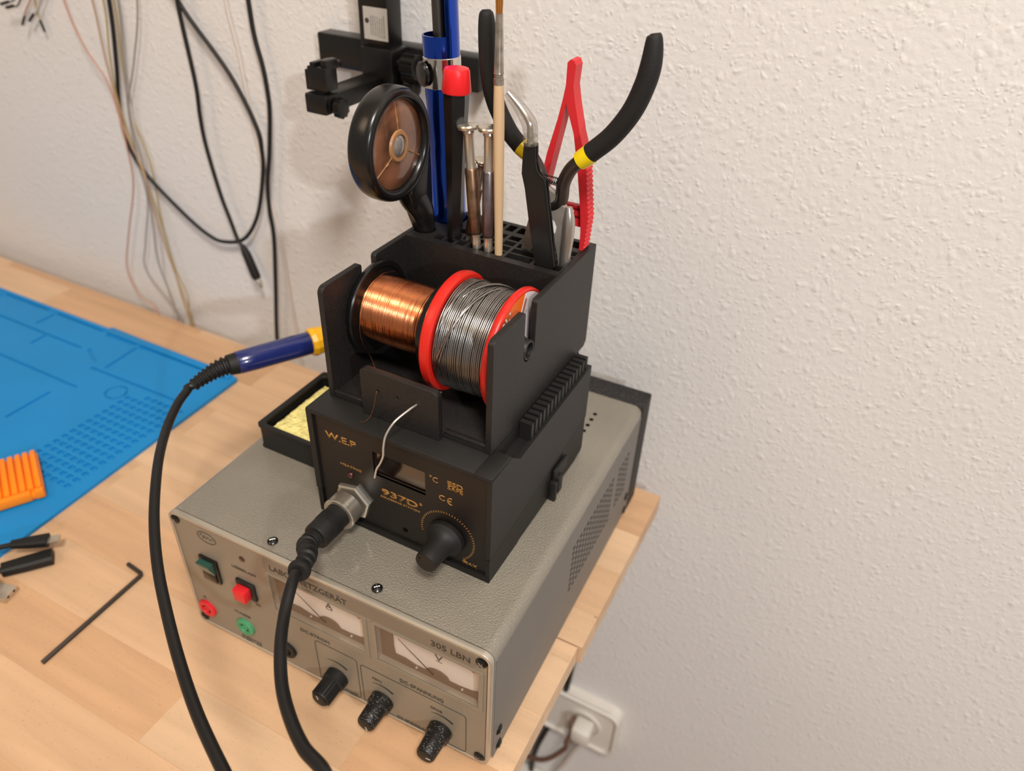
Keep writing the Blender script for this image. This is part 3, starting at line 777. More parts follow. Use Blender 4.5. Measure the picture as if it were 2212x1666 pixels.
# magnifier
mg = ht('magnifier', 'round black magnifying glass with amber spoked lens at the left end of the caddy', 'magnifier')
MX, MY, MZ = -.0990, .0650, .1250
prof = []
for i in range(24):
    a = 2 * pi * i / 24
    ca, sa = cos(a), sin(a)
    ex = .0072 * (abs(ca) ** .75) * (1 if ca > 0 else -1); er = .0034 * (abs(sa) ** .8) * (1 if sa > 0 else -1)
    prof.append((ex, .0264 + er))
obj('rim', MB().lathe((MX, MY, MZ), (1, 0, 0), prof, 72, close=True), M_black, mg, ang=60)
HXm = -.0955
hd = cat([(MX, .0815, .1090), (MX, .0830, .0990), (MX, .0852, .0900), (HXm, .0876, .0800), (HXm, .0898, .0690), (HXm, .0902, .0400), (HXm, .0902, .0045)], 6)
hr = [(a, b) for a, b in zip(catr([.0040, .0048, .0055, .0058, .0059, .0055, .0050], 6), catr([.0165, .0145, .0115, .0082, .0061, .0055, .0050], 6))]
obj('handle', MB().tube(hd, hr, 20, flat=(1, 0, 0)), M_black, mg, ang=60)
gus = MB().prism([(.0925, .1280), (.0948, .1180), (.0958, .1050), (.0963, .0850), (.0958, .0690), (.0850, .0690), (.0800, .0800), (.0740, .0955), (.0790, .1010), (.0865, .1062), (.0912, .1135), (.0930, .1210)], 0, -.1015, -.0935)
gb = bmesh.new(); gm = bpy.data.meshes.new('t'); gm.from_pydata(gus.v, [], gus.f); gb.from_mesh(gm)
bmesh.ops.bevel(gb, geom=list(gb.edges), offset=.0012, segments=3, affect='EDGES', profile=.5)
gb.verts.index_update(); gq = MB(); gq.add([v.co.copy() for v in gb.verts], [[v.index for v in f.verts] for f in gb.faces]); gb.free(); bpy.data.meshes.remove(gm)
obj('neck', gq, M_black, mg, ang=60)
lens = obj('lens', MB().lathe((MX + .0022, MY, MZ), (1, 0, 0), [(0, .0237), (.0008, .0237), (.0018, .0228), (.0024, .016), (.0028, .004), (.0028, .0005)], 56), M_lensd, mg, ang=60)
sk = MB()
for k in range(3):
    a = radians(92 + 120 * k)
    p = lambda r, x: (MX + .0046 + x, MY + r * cos(a), MZ + r * sin(a))
    sk.tube([p(.0075, .0006), p(.0115, .0004), p(.013, .0005), p(.0150, .0002), p(.0228, -.0006)], [.0003, .0003, .0007, .0003, .0005], 8)
obj('spokes', sk, M_amber, lens)
obj('centre_ring', MB().lathe((MX + .0046, MY, MZ), (1, 0, 0), [(0, .0060), (.0012, .0060), (.0012, .0078), (.0002, .0086)], 36, close=True), M_amber, lens)
obj('centre_bead', MB().lathe((MX + .0044, MY, MZ), (1, 0, 0), [(0, .0061), (.0008, .0058), (.0018, .0042), (.0024, .0020), (.0025, .0003)], 36), M_clearbead, lens, ang=70)

# desoldering pump
dp = ht('desoldering_pump', 'shiny blue desoldering pump with chrome band behind the red-capped driver', 'desoldering pump')
pa, pb = Vector((-.0894, .1118, .0040)), Vector((-.0988, .1118, .2290))
pd_ = (pb - pa).normalized(); PL = lambda z: (z - pa.z) / pd_.z
R = .0101
def seg(z_a, z_b, r, m, name, n=48, b=.0004):
    a, c = PL(z_a), PL(z_b)
    return obj(name, MB().lathe(pa, pd_, [(a, r - b), (a + b, r), (c - b, r), (c, r - b)], n), m, dp)
seg(.0045, .1452, R, M_blue, 'barrel')
seg(.1452, .1612, R + .00035, M_chrome, 'chrome_band')
# open upper shell
u = Vector((1, 0, 0)) - pd_ * pd_.x; u.normalize(); w = pd_.cross(u)
def shell(z_a, z_b, a0, a1, n=40):
    full = a1 - a0 > 6.28
    mbb = MB(); rings = []
    A, B = PL(z_a), PL(z_b)
    for i in range(n if full else n + 1):
        an = a0 + (a1 - a0) * i / n
        e = u * cos(an) + w * sin(an)
        rings.append([pa + pd_ * A + e * R, pa + pd_ * B + e * R, pa + pd_ * B + e * (R - .0009), pa + pd_ * A + e * (R - .0009)])
    return mbb.loft(rings, cap=not full, close=full)
upper = shell(.1612, .1720, 0, 2 * pi)
s2 = shell(.1715, .2290, radians(-42), radians(118)); upper.add(s2.v, s2.f)
obj('open_barrel', upper, M_blue, dp)
obj('plunger_rod', MB().lathe(pa - u * .0010 - w * .0, pd_, [(PL(.1600), .0033), (PL(.2310), .0033)], 24), M_dsteel, dp)
nb = Vector((-.50, -.86, -.03)).normalized(); zb = .1530; cb = pa + pd_ * PL(zb)
bt = obj('release_button', MB().lathe(cb + nb * (R - .0006), nb, [(0, .0040), (.0014, .0040), (.0016, .0064), (.0030, .0066), (.0038, .0058), (.0041, .0030), (.0042, .0003)], 36), M_black, dp)

# red-capped driver handle
rd = ht('screwdriver', 'black faceted handle with a red cap in front of the blue pump', 'screwdriver')
a, b = Vector((-.0745, .0868, .0045)), Vector((-.0727, .0885, .1508))
dr = (b - a).normalized(); L = (b - a).length
obj('handle', MB().lathe(a, dr, [(0, .0020), (.02, .0024), (.050, .0026), (.0600, .0038), (.0660, .0043), (.100, .0052), (.128, .0062), (L - .004, .0068), (L, .0066)], 6, ref=(.7, .6, 0)), M_black, rd, ang=20)
obj('cap', MB().lathe(b - dr * .0004, dr, [(0, .0073), (.0010, .0078), (.0085, .0070), (.0108, .0068), (.0120, .0062), (.0124, .0045)], 36), M_redcap, rd)

# three precision screwdrivers
def precision(label, p0, p1, m, capm, sc=1.0, part='precision_screwdriver'):
    p0, p1 = Vector(p0), Vector(p1); d = (p1 - p0).normalized(); L = (p1 - p0).length
    s = ht(part, label, 'screwdriver', 'precision screwdrivers')
    fl = MB(); n = 40; rings = []
    for t, r in ((L * .145, .0030), (L * .165, .0036), (L * .66, .0035), (L * .675, .0030)):
        base = p0 + d * t; uu = d.orthogonal().normalized(); ww = d.cross(uu)
        rings.append([base + (uu * cos(2 * pi * j / n) + ww * sin(2 * pi * j / n)) * (r if j % 2 else r * .90) * sc for j in range(n)])
    fl.loft(rings)
    obj('fluted_grip', fl, m, s, ang=80)
    # straight continuation below the visible collar down into the slot
    obj('shaft', MB().lathe(p0, d, [(-.058, .0009), (-.008, .0010), (-.007, .0022 * sc), (L * .03, .0024 * sc), (L * .045, .0025 * sc), (L * .09, .0025 * sc), (L * .105, .0023 * sc), (L * .15, .0028 * sc)], 24), capm, s)
    obj('neck', MB().lathe(p0, d, [(L * .66, .0030 * sc), (L * .70, .0027 * sc), (L * .92, .0027 * sc), (L * .94, .0033 * sc), (L * .955, .0030 * sc)], 24), capm, s)
    obj('swivel_cap', MB().lathe(p0, d, [(L * .953, .0034 * sc), (L * .965, .0058 * sc), (L * .985, .0062 * sc), (L * .995, .0058 * sc), (L * 1.0, .0040 * sc), (L * .997, .0028 * sc), (L * 1.002, .0012 * sc)], 12), capm, s, ang=30)
precision('bronze precision screwdriver leaning left, next to the red-capped handle', (-.0570, .0842, .0665), (-.0646, .0865, .1362), M_bronze, M_nickel)
precision('silver precision screwdriver standing upright just left of the brush', (-.0496, .0840, .0665), (-.0516, .0860, .1375), M_silverk, M_nickel)
precision('shorter precision screwdriver half hidden behind the other two', (-.0672, .0912, .0640), (-.0592, .0935, .1165), M_bronze, M_nickel, .80)

# paint brush
br = ht('paint_brush', 'thin paint brush with raw wooden handle standing bristles up', 'brush')
P = [Vector(p) for p in ((-.0412, .0828, .0045), (-.0424, .0830, .0690), (-.0444, .0832, .1366), (-.0453, .0834, .1600))]
obj('handle', MB().tube(cat(P, 6), catr([.0020, .0022, .0029, .0025], 6), 20), M_brush, br)
obj('ferrule', MB().lathe((-.0453, .0834, .1595), (-.0007, .0001, .0330), [(0, .0026), (.0030, .0026), (.0032, .0023), (.0050, .0023), (.0052, .0026), (.0062, .0024), (.0320, .0018)], 24), M_ferrule, br)
bb = MB()
for k in range(26):
    a = k * 2.4; r = .0014 * math.sqrt(k / 26)
    bb.tube([(-.0460 + r * cos(a), .0835 + r * sin(a), .1905), (-.0461 + r * 1.3 * cos(a), .0835 + r * 1.3 * sin(a), .2000), (-.0462 + r * .3 * cos(a), .0835 + r * .3 * sin(a), .2110)], [.0003, .0003, .0001], 5)
obj('bristles', bb, M_bristle, br)

# black angled tweezers with clear sleeve
tw = ht('tweezers', 'black angled tweezers with a clear tip sleeve standing before the pliers', 'tweezers')
front = [(-.0192, .0687), (-.0140, .0660), (-.0083, .0687), (-.0110, .0850), (-.0164, .1129), (-.0172, .1165), (-.0213, .1200), (-.0232, .1255), (-.0236, .1340), (-.0291, .1338), (-.0296, .1270), (-.0297, .1180), (-.0275, .1105), (-.0230, .0870)]
front[1] = (-.0090, .0500); front[2] = (-.0083, .0690); front[0] = (-.0190, .0690)
front.insert(1, (-.0180, .0500))
obj('front_arm', MB().prism(front, 1, .0818, .0832), M_black, tw, ang=20)
back = [(x + .0006, z) for x, z in front]
obj('rear_arm', MB().prism(back, 1, .0846, .0860), M_black, tw, ang=20)
obj('heel', MB().box((-.0178, .0812, .0045), (-.0092, .0866, .0505), .0008), M_black, tw)
edge = cat([(-.0082, .0826, .0700), (-.0110, .0826, .0850), (-.0163, .0826, .1129), (-.0174, .0826, .1168), (-.0212, .0826, .1200), (-.0230, .0826, .1258), (-.0235, .0826, .1335)], 6)
obj('raised_edge', MB().tube(edge, .0009, 8), M_black, tw)
tp = cat([(-.0262, .0835, .1330), (-.0268, .0835, .1400), (-.0278, .0835, .1440), (-.0330, .0835, .1502), (-.0402, .0835, .1565)], 6)
obj('tip', MB().tube(tp, catr([.0019, .0016, .0014, .0010, .0006], 6), 12), M_nickel, tw)
obj('clear_sleeve', MB().tube(tp, catr([.0038, .0038, .0039, .0031, .0021], 6), 20).lathe((-.0262, .0835, .1335), (0, 0, 1), [(0, .0036), (.0009, .0036)], 20).lathe((-.0264, .0835, .1375), (0, 0, 1), [(0, .0035), (.0006, .0035)], 20), M_clear, tw)

# pliers
pl = ht('pliers', 'open pliers with black curved grips and yellow bands, jaws down in the caddy', 'pliers')
PYc = .0960
def v3(p, y=PYc): return (p[0], y, p[1])
rg = cat([v3(p) for p in ((.0266, .1898), (.0269, .1878), (.0270, .1777), (.0253, .1675), (.0206, .1545), (.0120, .1412), (.0012, .1302))], 7)
obj('grip', MB().tube(rg, catr([.0020, .0038, .0050, .0052, .0052, .0051, .0050], 7), 20, flat=(0, 1, 0)), M_grip, pl, ang=60)
lg = cat([v3(p, PYc + .002) for p in ((-.0612, .1895), (-.0610, .1870), (-.0602, .1772), (-.0588, .1610), (-.0548, .1465), (-.0465, .1332), (-.0388, .1258))], 7)
obj('grip', MB().tube(lg, catr([.0022, .0038, .0047, .0048, .0048, .0047, .0046], 7), 20, flat=(0, 1, 0)), M_grip, pl, ang=60)
obj('yellow_band', MB().tube([v3(p) for p in ((.0016, .1305), (-.0012, .1278), (-.0038, .1256))], [.0051, .0051, .0048], 20, flat=(0, 1, 0)), M_yband, pl)
obj('yellow_band', MB().tube([v3(p, PYc + .002) for p in ((-.0390, .1260), (-.0355, .1238), (-.0312, .1220))], [.0047, .0046, .0042], 20, flat=(0, 1, 0)), M_yband, pl)
ra = cat([v3(p) for p in ((-.0036, .1258), (-.0085, .1200), (-.0118, .1120), (-.0124, .1030), (-.0160, .0990), (-.0215, .0975))], 6)
obj('arm', MB().tube(ra, [(x, .0036) for x in catr([.0040, .0040, .0040, .0038, .0034, .003], 6)][:len(ra)], 10, flat=(0, 1, 0)), M_dsteel, pl, ang=40)
la = cat([v3(p, PYc + .0015) for p in ((-.0318, .1225), (-.0270, .1160), (-.0242, .1090), (-.0225, .1020))], 6)
obj('arm', MB().tube(la, [(.0036, .0034)] * len(la), 10, flat=(0, 1, 0)), M_dsteel, pl, ang=40)
jaw = [(-.0300, .1010), (-.0265, .1065), (-.0200, .1085), (-.0150, .1060), (-.0128, .1010), (-.0100, .1008), (-.0070, .0960), (-.0058, .0880), (-.0050, .0780), (-.0044, .0690), (-.0044, .0600), (-.0092, .0590), (-.0104, .0680), (-.0128, .0780), (-.0150, .0825), (-.0132, .0848), (-.0128, .0880), (-.0142, .0908), (-.0175, .0930), (-.0206, .0938), (-.0245, .0930), (-.0275, .0960)]
obj('jaw', MB().prism(jaw, 1, PYc - .0026, PYc + .0014), M_jaw, pl, ang=25)
obj('jaw_edge', MB().tube(cat([(-.0074, PYc - .0010, .1000), (-.0063, PYc - .0014, .0930), (-.0062, PYc - .0014, .0840), (-.0068, PYc - .0012, .0740), (-.0072, PYc - .0010, .0600)], 6), catr([.0020, .0032, .0034, .0032, .0028], 6), 16), M_steel, pl, ang=60)
jl = [(-.0120, .1000), (-.0290, .1000), (-.0300, .0930), (-.0318, .0860), (-.0336, .0770), (-.0352, .0685), (-.0352, .0590), (-.0300, .0590), (-.0298, .0690), (-.0275, .0790), (-.0258, .0830), (-.0272, .0860), (-.0278, .0890), (-.0255, .0925), (-.0215, .0940), (-.0150, .0920)]
obj('jaw', MB().prism(jl, 1, PYc + .0010, PYc + .0045), M_jaw, pl, ang=25)
obj('rivet', MB().lathe((-.0208, PYc - .0040, .1010), (0, -1, 0), [(0, .0038), (.0010, .0036), (.0014, .002)], 24), M_steel, pl)
sp_ = [(-.0252 + .0108 * i / 110, PYc + .0020 * cos(2 * pi * i / 11), .1128 + .0021 * sin(2 * pi * i / 11) - .0008 * i / 110) for i in range(111)]
obj('spring', MB().tube(sp_, .00026, 6), M_black, pl)

# red plastic clamp
rc = ht('plastic_clamp', 'red A-shaped plastic clamp with ridged leg at the right end of the caddy', 'clamp')
yf, yb = .1115, .1200
leg = [(-.0206, .1480), (-.0148, .1331), (-.0107, .1134), (-.0070, .0915), (-.0058, .0800), (-.0056, .0690), (-.0060, .0500), (-.0036, .0500)]
out_ = [(-.0036, .0690)]
nteeth = 19
for i in range(nteeth):
    f0 = i / nteeth; z = .0690 + f0 * .0500
    xo = -.0030 - .0042 * f0 - .0006 * sin(f0 * pi) * 0
    xo = -.0022 - .0015 * abs(f0 - .35) * 2 - .0040 * max(0, f0 - .35)
    out_ += [(xo, z), (xo + .0007, z + .0013), (xo, z + .0024)]
out_ += [(-.0072, .1225), (-.0114, .1340), (-.0155, .1490), (-.0172, .1570), (-.0166, .1670), (-.0178, .1692), (-.0198, .1696), (-.0214, .1680), (-.0214, .1570), (-.0225, .1500)]
legL = [(-.0245, .1400), (-.0296, .1200), (-.0330, .1010), (-.0365, .0800), (-.0380, .0640), (-.0350, .0640), (-.0325, .0830), (-.0292, .1010), (-.0260, .1180), (-.0222, .1380)]
obj('clamp_body', MB().prism(leg + out_ + legL, 1, yf, yb), M_redclamp, rc, ang=25)
obj('latch_bar', MB().box((-.0185, .1145, .0812), (-.0062, .1175, .0875)).box((-.0185, .1145, .0905), (-.0062, .1175, .0935)).box((-.0120, .1145, .0860), (-.0062, .1175, .0920)), M_redclamp, rc, smooth=False)
obj('latch_pin', MB().lathe((-.0330, .1150, .0805), (1, 0, 0), [(0, .0014), (.0060, .0014), (.0078, .0010)], 16), M_redclamp, rc)

# ------------------------------------------------------------------ sponge tray and iron stand
tr = thing('sponge_tray', 'black iron stand tray holding the yellow sponge, left of the soldering station', 'soldering stand', (-.2290, -.2045, zs))
ti = MB()
TXL, TYL, THt = .0665, .0690, .0205
tr_o = rrect(0, TXL, 0, TYL, .0025); tr_i = rrect(.0038, TXL - .0035, .0030, TYL - .0045, .004)
plate('rim', [tr_o, tr_i], 2, THt - .0030, THt, M_case, tr, bev=.0005)
plate('wall', [rrect(.0008, TXL - .0008, .0008, TYL - .0008, .0022), rrect(.0030, TXL - .0030, .0024, TYL - .0040, .004)], 2, 0, THt - .003, M_case, tr)
obj('base', MB().box((.001, .001, 0), (TXL - .001, TYL - .001, .0025)), M_case, tr)
obj('stand_block', MB().box((.0005, TYL - .001, 0), (TXL, TYL + .055, .0190), .002).box((.004, TYL + .001, .019), (.020, TYL + .012, .0245), .0008), M_case, tr)
obj('upright', MB().box((.024, TYL + .030, .018), (.028, TYL + .040, .0500), .0006), M_dsteel, tr)
coil = [(.022 + .00035 * i / 8 * 0 + .0125 * cos(i * .5), TYL + .028 + .0006 * i * .5, .046 + .0115 * sin(i * .5)) for i in range(76)]

spg = bmesh.new(); bmesh.ops.create_grid(spg, x_segments=46, y_segments=46, size=.5)
spo = MB()
import mathutils
def sponge():
    n = 44; x0, x1, y0, y1 = .0072, TXL - .0050, .0036, TYL - .0090
    vs = []; fs = []
    for j in range(n):
        for i in range(n):
            u_, v_ = i / (n - 1), j / (n - 1)
            ex = min(u_, 1 - u_); ey = min(v_, 1 - v_)
            e = min(1, min(ex, ey) * 14)
            p = Vector((x0 + (x1 - x0) * u_, y0 + (y1 - y0) * v_, 0))
            nz = mathutils.noise.noise(p * 220) * .0009 + mathutils.noise.noise(p * 620) * .0007
            wobx = mathutils.noise.noise(Vector((v_ * 9, 3.1, u_ > .5))) * .0012 * (1 if ex < .02 else 0)
            woby = mathutils.noise.noise(Vector((u_ * 9, 7.7, v_ > .5))) * .0012 * (1 if ey < .02 else 0)
            vs.append((p.x + wobx, p.y + woby, .0150 + .0028 * e ** .5 + nz))
            if i < n - 1 and j < n - 1: fs.append((j * n + i, j * n + i + 1, (j + 1) * n + i + 1, (j + 1) * n + i))
    k = len(vs)
    border = [i for i in range(n)] + [j * n + n - 1 for j in range(1, n)] + [(n - 1) * n + i for i in range(n - 2, -1, -1)] + [j * n for j in range(n - 2, 0, -1)]
    for b_ in border: vs.append((vs[b_][0], vs[b_][1], .0025))
    m = len(border)
    for i in range(m): fs.append((border[i], k + i, k + (i + 1) % m, border[(i + 1) % m]))
    fs.append(tuple(k + i for i in range(m)))
    q = MB(); q.add(vs, fs); return q
spg.free()
so_ = obj('sponge', sponge(), M_sponge, None, ang=80); so_.location = tr.location
tag(so_, 'pale yellow cleaning sponge lying in the black tray', 'sponge')

# ------------------------------------------------------------------ soldering iron with its cable and plug
ir = thing('soldering_iron', 'soldering iron with navy and yellow handle and looping black cable, resting in its stand', 'soldering iron', (0, 0, 0))
IL, IR = Vector((-.2693, -.1755, .1453)), Vector((-.2440, -.1278, .1443))
idir = (IR - IL).normalized(); IL_ = (IR - IL).length
obj('handle', MB().lathe(IL, idir, [(0, .0076), (.0006, .0080), (.012, .0083), (IL_ - .003, .0084), (IL_, .0080)], 40), M_navy, ir)
obj('yellow_grip', MB().lathe(IR, idir, [(-.0020, .0070), (-.0012, .0098), (.0020, .0106), (.0040, .0100), (.0075, .0096), (.0190, .0088), (.030, .0080), (.034, .0100), (.037, .0100), (.040, .006)], 12), M_yellow, ir, ang=20)
obj('heating_barrel', MB().lathe(IR, idir, [(.038, .0030), (.070, .0030), (.076, .0020), (.084, .0005)], 20), M_steel, ir)
BE = Vector((-0.2843, -0.2021, 0.1378))
bp = cat([IL + idir * .0015, IL - idir * .010, (IL - idir * .010) * .5 + BE * .5 + Vector((.0, .0, .0008)), BE], 14)
rib = []
n = len(bp)
for i in range(n):
    f_ = i / (n - 1); base = .0078 * (1 - f_) + .0043 * f_
    if f_ < .22 or f_ > .93: rib.append(base)
    else: rib.append(base * (1.0 if (i % 4) < 2 else .80))
obj('strain_relief', MB().tube(bp, rib, 24), M_blacksoft, ir, ang=25)
CABLE = [tuple(BE + (IL - BE).normalized() * .004), tuple(BE + (BE - IL).normalized() * .004), (-0.2847, -0.2073, 0.1367), (-0.2804, -0.22, 0.1354), (-0.2695, -0.2389, 0.1342), (-0.2518, -0.261, 0.1352), (-0.2322, -0.282, 0.1348), (-0.2123, -0.3016, 0.1325), (-0.19, -0.3204, 0.1298), (-0.1699, -0.3351, 0.1248), (-0.1438, -0.3521, 0.122), (-0.1132, -0.3696, 0.1245), (-0.0817, -0.3847, 0.1294), (-0.0586, -0.3941, 0.1293), (-0.0344, -0.3931, 0.1416), (-0.03, -0.3783, 0.1574), (-0.0484, -0.3702, 0.1529), (-0.0638, -0.361, 0.1481), (-0.0782, -0.3499, 0.1451), (-0.0913, -0.3358, 0.1449), (-0.102, -0.321, 0.1443), (-0.1085, -0.3083, 0.1469), (-0.1125, -0.2997, 0.1464)]
obj('cable', MB().tube(cat(CABLE, 10), .0029, 16), M_cable, ir, ang=70)
P0, PDIR = Vector((-.1320, -.2314, .1278)), Vector((-.0047, -1, 0)).normalized()
plug = obj('plug', MB().lathe(P0, PDIR, [(.0070, .0066), (.0095, .0072), (.0140, .0076), (.0310, .0079), (.0325, .0075), (.0330, .0060)], 40), M_blacksoft, ir)
g = MB()
for i in range(6): g.lathe(P0, PDIR, [(.0178 + i * .0011, .0077), (.0180 + i * .0011, .00805), (.0184 + i * .0011, .00805), (.0186 + i * .0011, .0077)], 36)
obj('grip_rings', g, M_blacksoft, plug)
kn = MB(); rings = []
uu = Vector((0, 0, 1)); ww = PDIR.cross(uu)
for i in range(15):
    t_ = .0032 + i * .00055
    rings.append([P0 + PDIR * t_ + (uu * cos(2 * pi * j / 96) + ww * sin(2 * pi * j / 96)) * (.0098 + (.00030 if (i + j) % 2 else -.00010)) for j in range(96)])
kn.loft(rings)
kn.lathe(P0, PDIR, [(.0107, .0080), (.0107, .0100), (.0112, .0104), (.0122, .0104), (.0127, .0098), (.0127, .0078)], 48, close=True)
obj('knurled_collar', kn, M_nickel, ir, ang=20)
sr = cat([P0 + PDIR * .0325, P0 + PDIR * .0410 + Vector((.001, 0, .002)), Vector((-.1195, -.2835, .1400)) , Vector((-.1150, -.2930, .1432)), Vector((-.1125, -.2990, .1455))], 14)
rr = []
n = len(sr)
for i in range(n):
    f_ = i / (n - 1); b_ = .0060 * (1 - f_) + .0042 * f_
    if f_ > .76: rr.append(.0047 + .0012 * sin((f_ - .76) / .24 * pi))
    else: rr.append(b_ * (1 if (i % 6) < 3 else .78))
obj('strain_relief', MB().tube(sr, rr, 24), M_blacksoft, plug, ang=25)

# ------------------------------------------------------------------ blue silicone mat and what lies on it
ma = thing('silicone_mat', 'blue silicone repair mat with moulded compartments lying on the desk', 'work mat')
def slot(x0, y0, x1, y1, w=.0016):
    d = Vector((x1 - x0, y1 - y0)); d.normalize(); q = Vector((-d.y, d.x)) * w
    return [(x0 + q.x, y0 + q.y), (x0 - q.x, y0 - q.y), (x1 - q.x, y1 - q.y), (x1 + q.x, y1 + q.y)]
outl = [(-.860, -.350), (-.4065, -.350), (-.4085, -.300), (-.4180, -.054), (-.4205, -.0505), (-.5985, -.0470), (-.6005, -.0505), (-.860, -.0520)]
gr = []
for a_ in ((-.7560, -.0585, -.6870, -.0570), (-.6715, -.0575, -.6020, -.0572), (-.7800, -.0700, -.7580, -.0610), (-.6735, -.0600, -.6735, -.0820), (-.7900, -.0915, -.5930, -.0905),
           (-.6440, -.0930, -.6430, -.1105), (-.7210, -.0935, -.7200, -.1100), (-.5545, -.1095, -.4430, -.1075), (-.5850, -.0875, -.5590, -.1010), (-.7600, -.1390, -.5380, -.1385),
           (-.5530, -.1560, -.5530, -.2000)): gr.append(slot(*a_))
gr.append(slot(-.5920, -.0600, -.5510, -.0592, .0022)); gr.append(slot(-.5440, -.0590, -.4300, -.0560, .0022))
tooth = []
for i in range(11): tooth += [(-.5478 + .0003 * i, -.0625 - i * .0038), (-.5462 + .0003 * i, -.0644 - i * .0038)]
gr.append(tooth + [(-.5405, -.1035), (-.5440, -.0625)])
cells = []
for i in range(8):
    for j in range(15):
        x, y = -.4835 + i * .0082 + j * -.0002, -.1180 - j * .0082
        if j == 14 and i < 3: continue
        if i < 2 and j == 0: continue
        cells.append(rect(x - .0027, x + .0030, y - .0022, y + .0022))
ringo = [circle(-.5000, -.1255, .0105, 32), circle(-.5000, -.1255, .0088, 32)]
obj('base_sheet', MB().prism(outl, 2, 0, .0016), M_mat, ma, smooth=False)
plate('top_sheet', [outl] + gr + cells + ringo, 2, .0016, .0032, M_mat, ma, bev=.0002)
rd_ = MB().box((-.860, -.0565, .0030), (-.6010, -.0525, .0044), .0006).box((-.5960, -.0570, .0030), (-.4260, -.0490, .0046), .0006)
obj('raised_border', rd_, M_mat, ma)

og = thing('ridged_holder', 'orange ridged plastic piece lying on the blue mat', 'plastic part', (-.4310, -.2492, .0046), radians(149.8))
ob = MB().box((0, .0, .0), (.0552, .115, .0050), .0008)
for i in range(20):
    ob.box((.0050, .0010 + i * .0055, .0045), (.0552, .0052 + i * .0055, .0085), .0012)
ob.box((-.0010, .0004, 0), (.0030, .0070, .0085), .0008).box((-.0010, .0095, 0), (.0040, .115, .0080), .0008)
obj('ridged_body', ob, M_orange, og)

# ------------------------------------------------------------------ loose items on the desk
ak = tag(obj('hex_key', MB().tube([(-.3216, -.2657, .0016), (-.3110, -.2668, .0016), (-.3068, -.2673, .0016), (-.3054, -.2682, .0016), (-.3050, -.2700, .0016), (-.3024, -.3492, .0016)], .0016, 6), M_allen, None, ang=20),
         'black hex key lying on the desk in front of the grey power supply', 'hex key')
uc = thing('cable_plug', 'black cable with small metal-tipped plug lying on top, near the blue mat', 'cable', (-.3850, -.2860, 0))
e = Vector((.0215, .0185, 0)).normalized()
def bar(p, q, w, h0, h1, z0_, z1_, bev=.0012):
    """tapered block from p to q"""
    p, q = Vector(p), Vector(q); d = (q - p).normalized(); s_ = Vector((-d.y, d.x, 0))
    r_ = []
    for c, ww, hh, zc in ((p, w[0], h0, z0_), (p * .5 + q * .5, (w[0] + w[1]) / 2 + .0008, (h0 + h1) / 2, (z0_ + z1_) / 2), (q, w[1], h1, z1_)):
        r_.append([c + s_ * a_ * ww / 2 + Vector((0, 0, zc + b_ * hh / 2)) for a_, b_ in ((-1, -.6), (-.7, -1), (.7, -1), (1, -.6), (1, .6), (.7, 1), (-.7, 1), (-1, .6))])
    return MB().loft(r_)
o_ = Vector((.3850, .2860, 0))
pA0, pA1 = Vector((-.3990, -.2990, 0)) + o_, Vector((-.3800, -.2830, 0)) + o_
obj('plug_body', bar(pA0, pA1, (.0060, .0105), .0050, .0075, .0125, .0125), M_blacksoft, uc, ang=30)
obj('metal_tip', bar(pA1 - e * .001, pA1 + e * .0075, (.0068, .0068), .0020, .0020, .0125, .0125), M_nickel, uc, ang=30)
obj('cord', MB().tube(cat([pA0 + Vector((.001, .001, .0125)), pA0 + Vector((-.010, -.010, .0115)), pA0 + Vector((-.030, -.026, .007)), pA0 + Vector((-.060, -.040, .0022)), pA0 + Vector((-.10, -.06, .0022))], 6), .0020, 12), M_cable, uc)
ud = thing('cable_plug', 'second black cable plug lying flat underneath the metal-tipped one', 'cable', (-.3800, -.2960, 0))
o_ = Vector((.3800, .2960, 0))
pB0, pB1 = Vector((-.3920, -.3140, 0)) + o_, Vector((-.3725, -.2880, 0)) + o_
obj('plug_body', bar(pB0, pB1, (.0100, .0125), .0075, .0078, .0042, .0042), M_blacksoft, ud, ang=30)
obj('cord', MB().tube(cat([pB0 + Vector((.001, .001, .0042)), pB0 + Vector((-.012, -.009, .0040)), pB0 + Vector((-.040, -.02, .0022)), pB0 + Vector((-.08, -.03, .0022))], 6), .0020, 12), M_cable, ud)
ue = thing('usb_plug', 'silver metal cable plug at the left frame edge beside the black plugs', 'cable plug', (-.3740, -.3260, 0), radians(195))
obj('metal_shell', plate('tmp_shell', [rect(-.0062, .0062, .0002, .0047), rect(-.0057, .0057, .0007, .0042)], 0, -.0090, .0090, M_nickel, None) and MB().box((-.0065, -.0062, 0), (.0060, .0062, .0048), .0004), M_nickel, ue)
bpy.data.objects.remove(bpy.data.objects['tmp_shell'])
obj('shell_hole', MB().box((-.0068, -.0035, .0030), (-.0064, -.0020, .0042)).box((-.0068, .0020, .0030), (-.0064, .0035, .0042)), M_dark, ue)
obj('moulded_grip', MB().box((.0055, -.0075, 0), (.035, .0075, .0080), .0015), M_clear, ue)
obj('inner_wires', MB().tube([(.0100, -.002, .004), (.03, -.003, .004), (.06, -.004, .002)], .0009, 8).tube([(.0100, .002, .004), (.03, .003, .004), (.06, .004, .002)], .0009, 8), M_pinkw, ue)

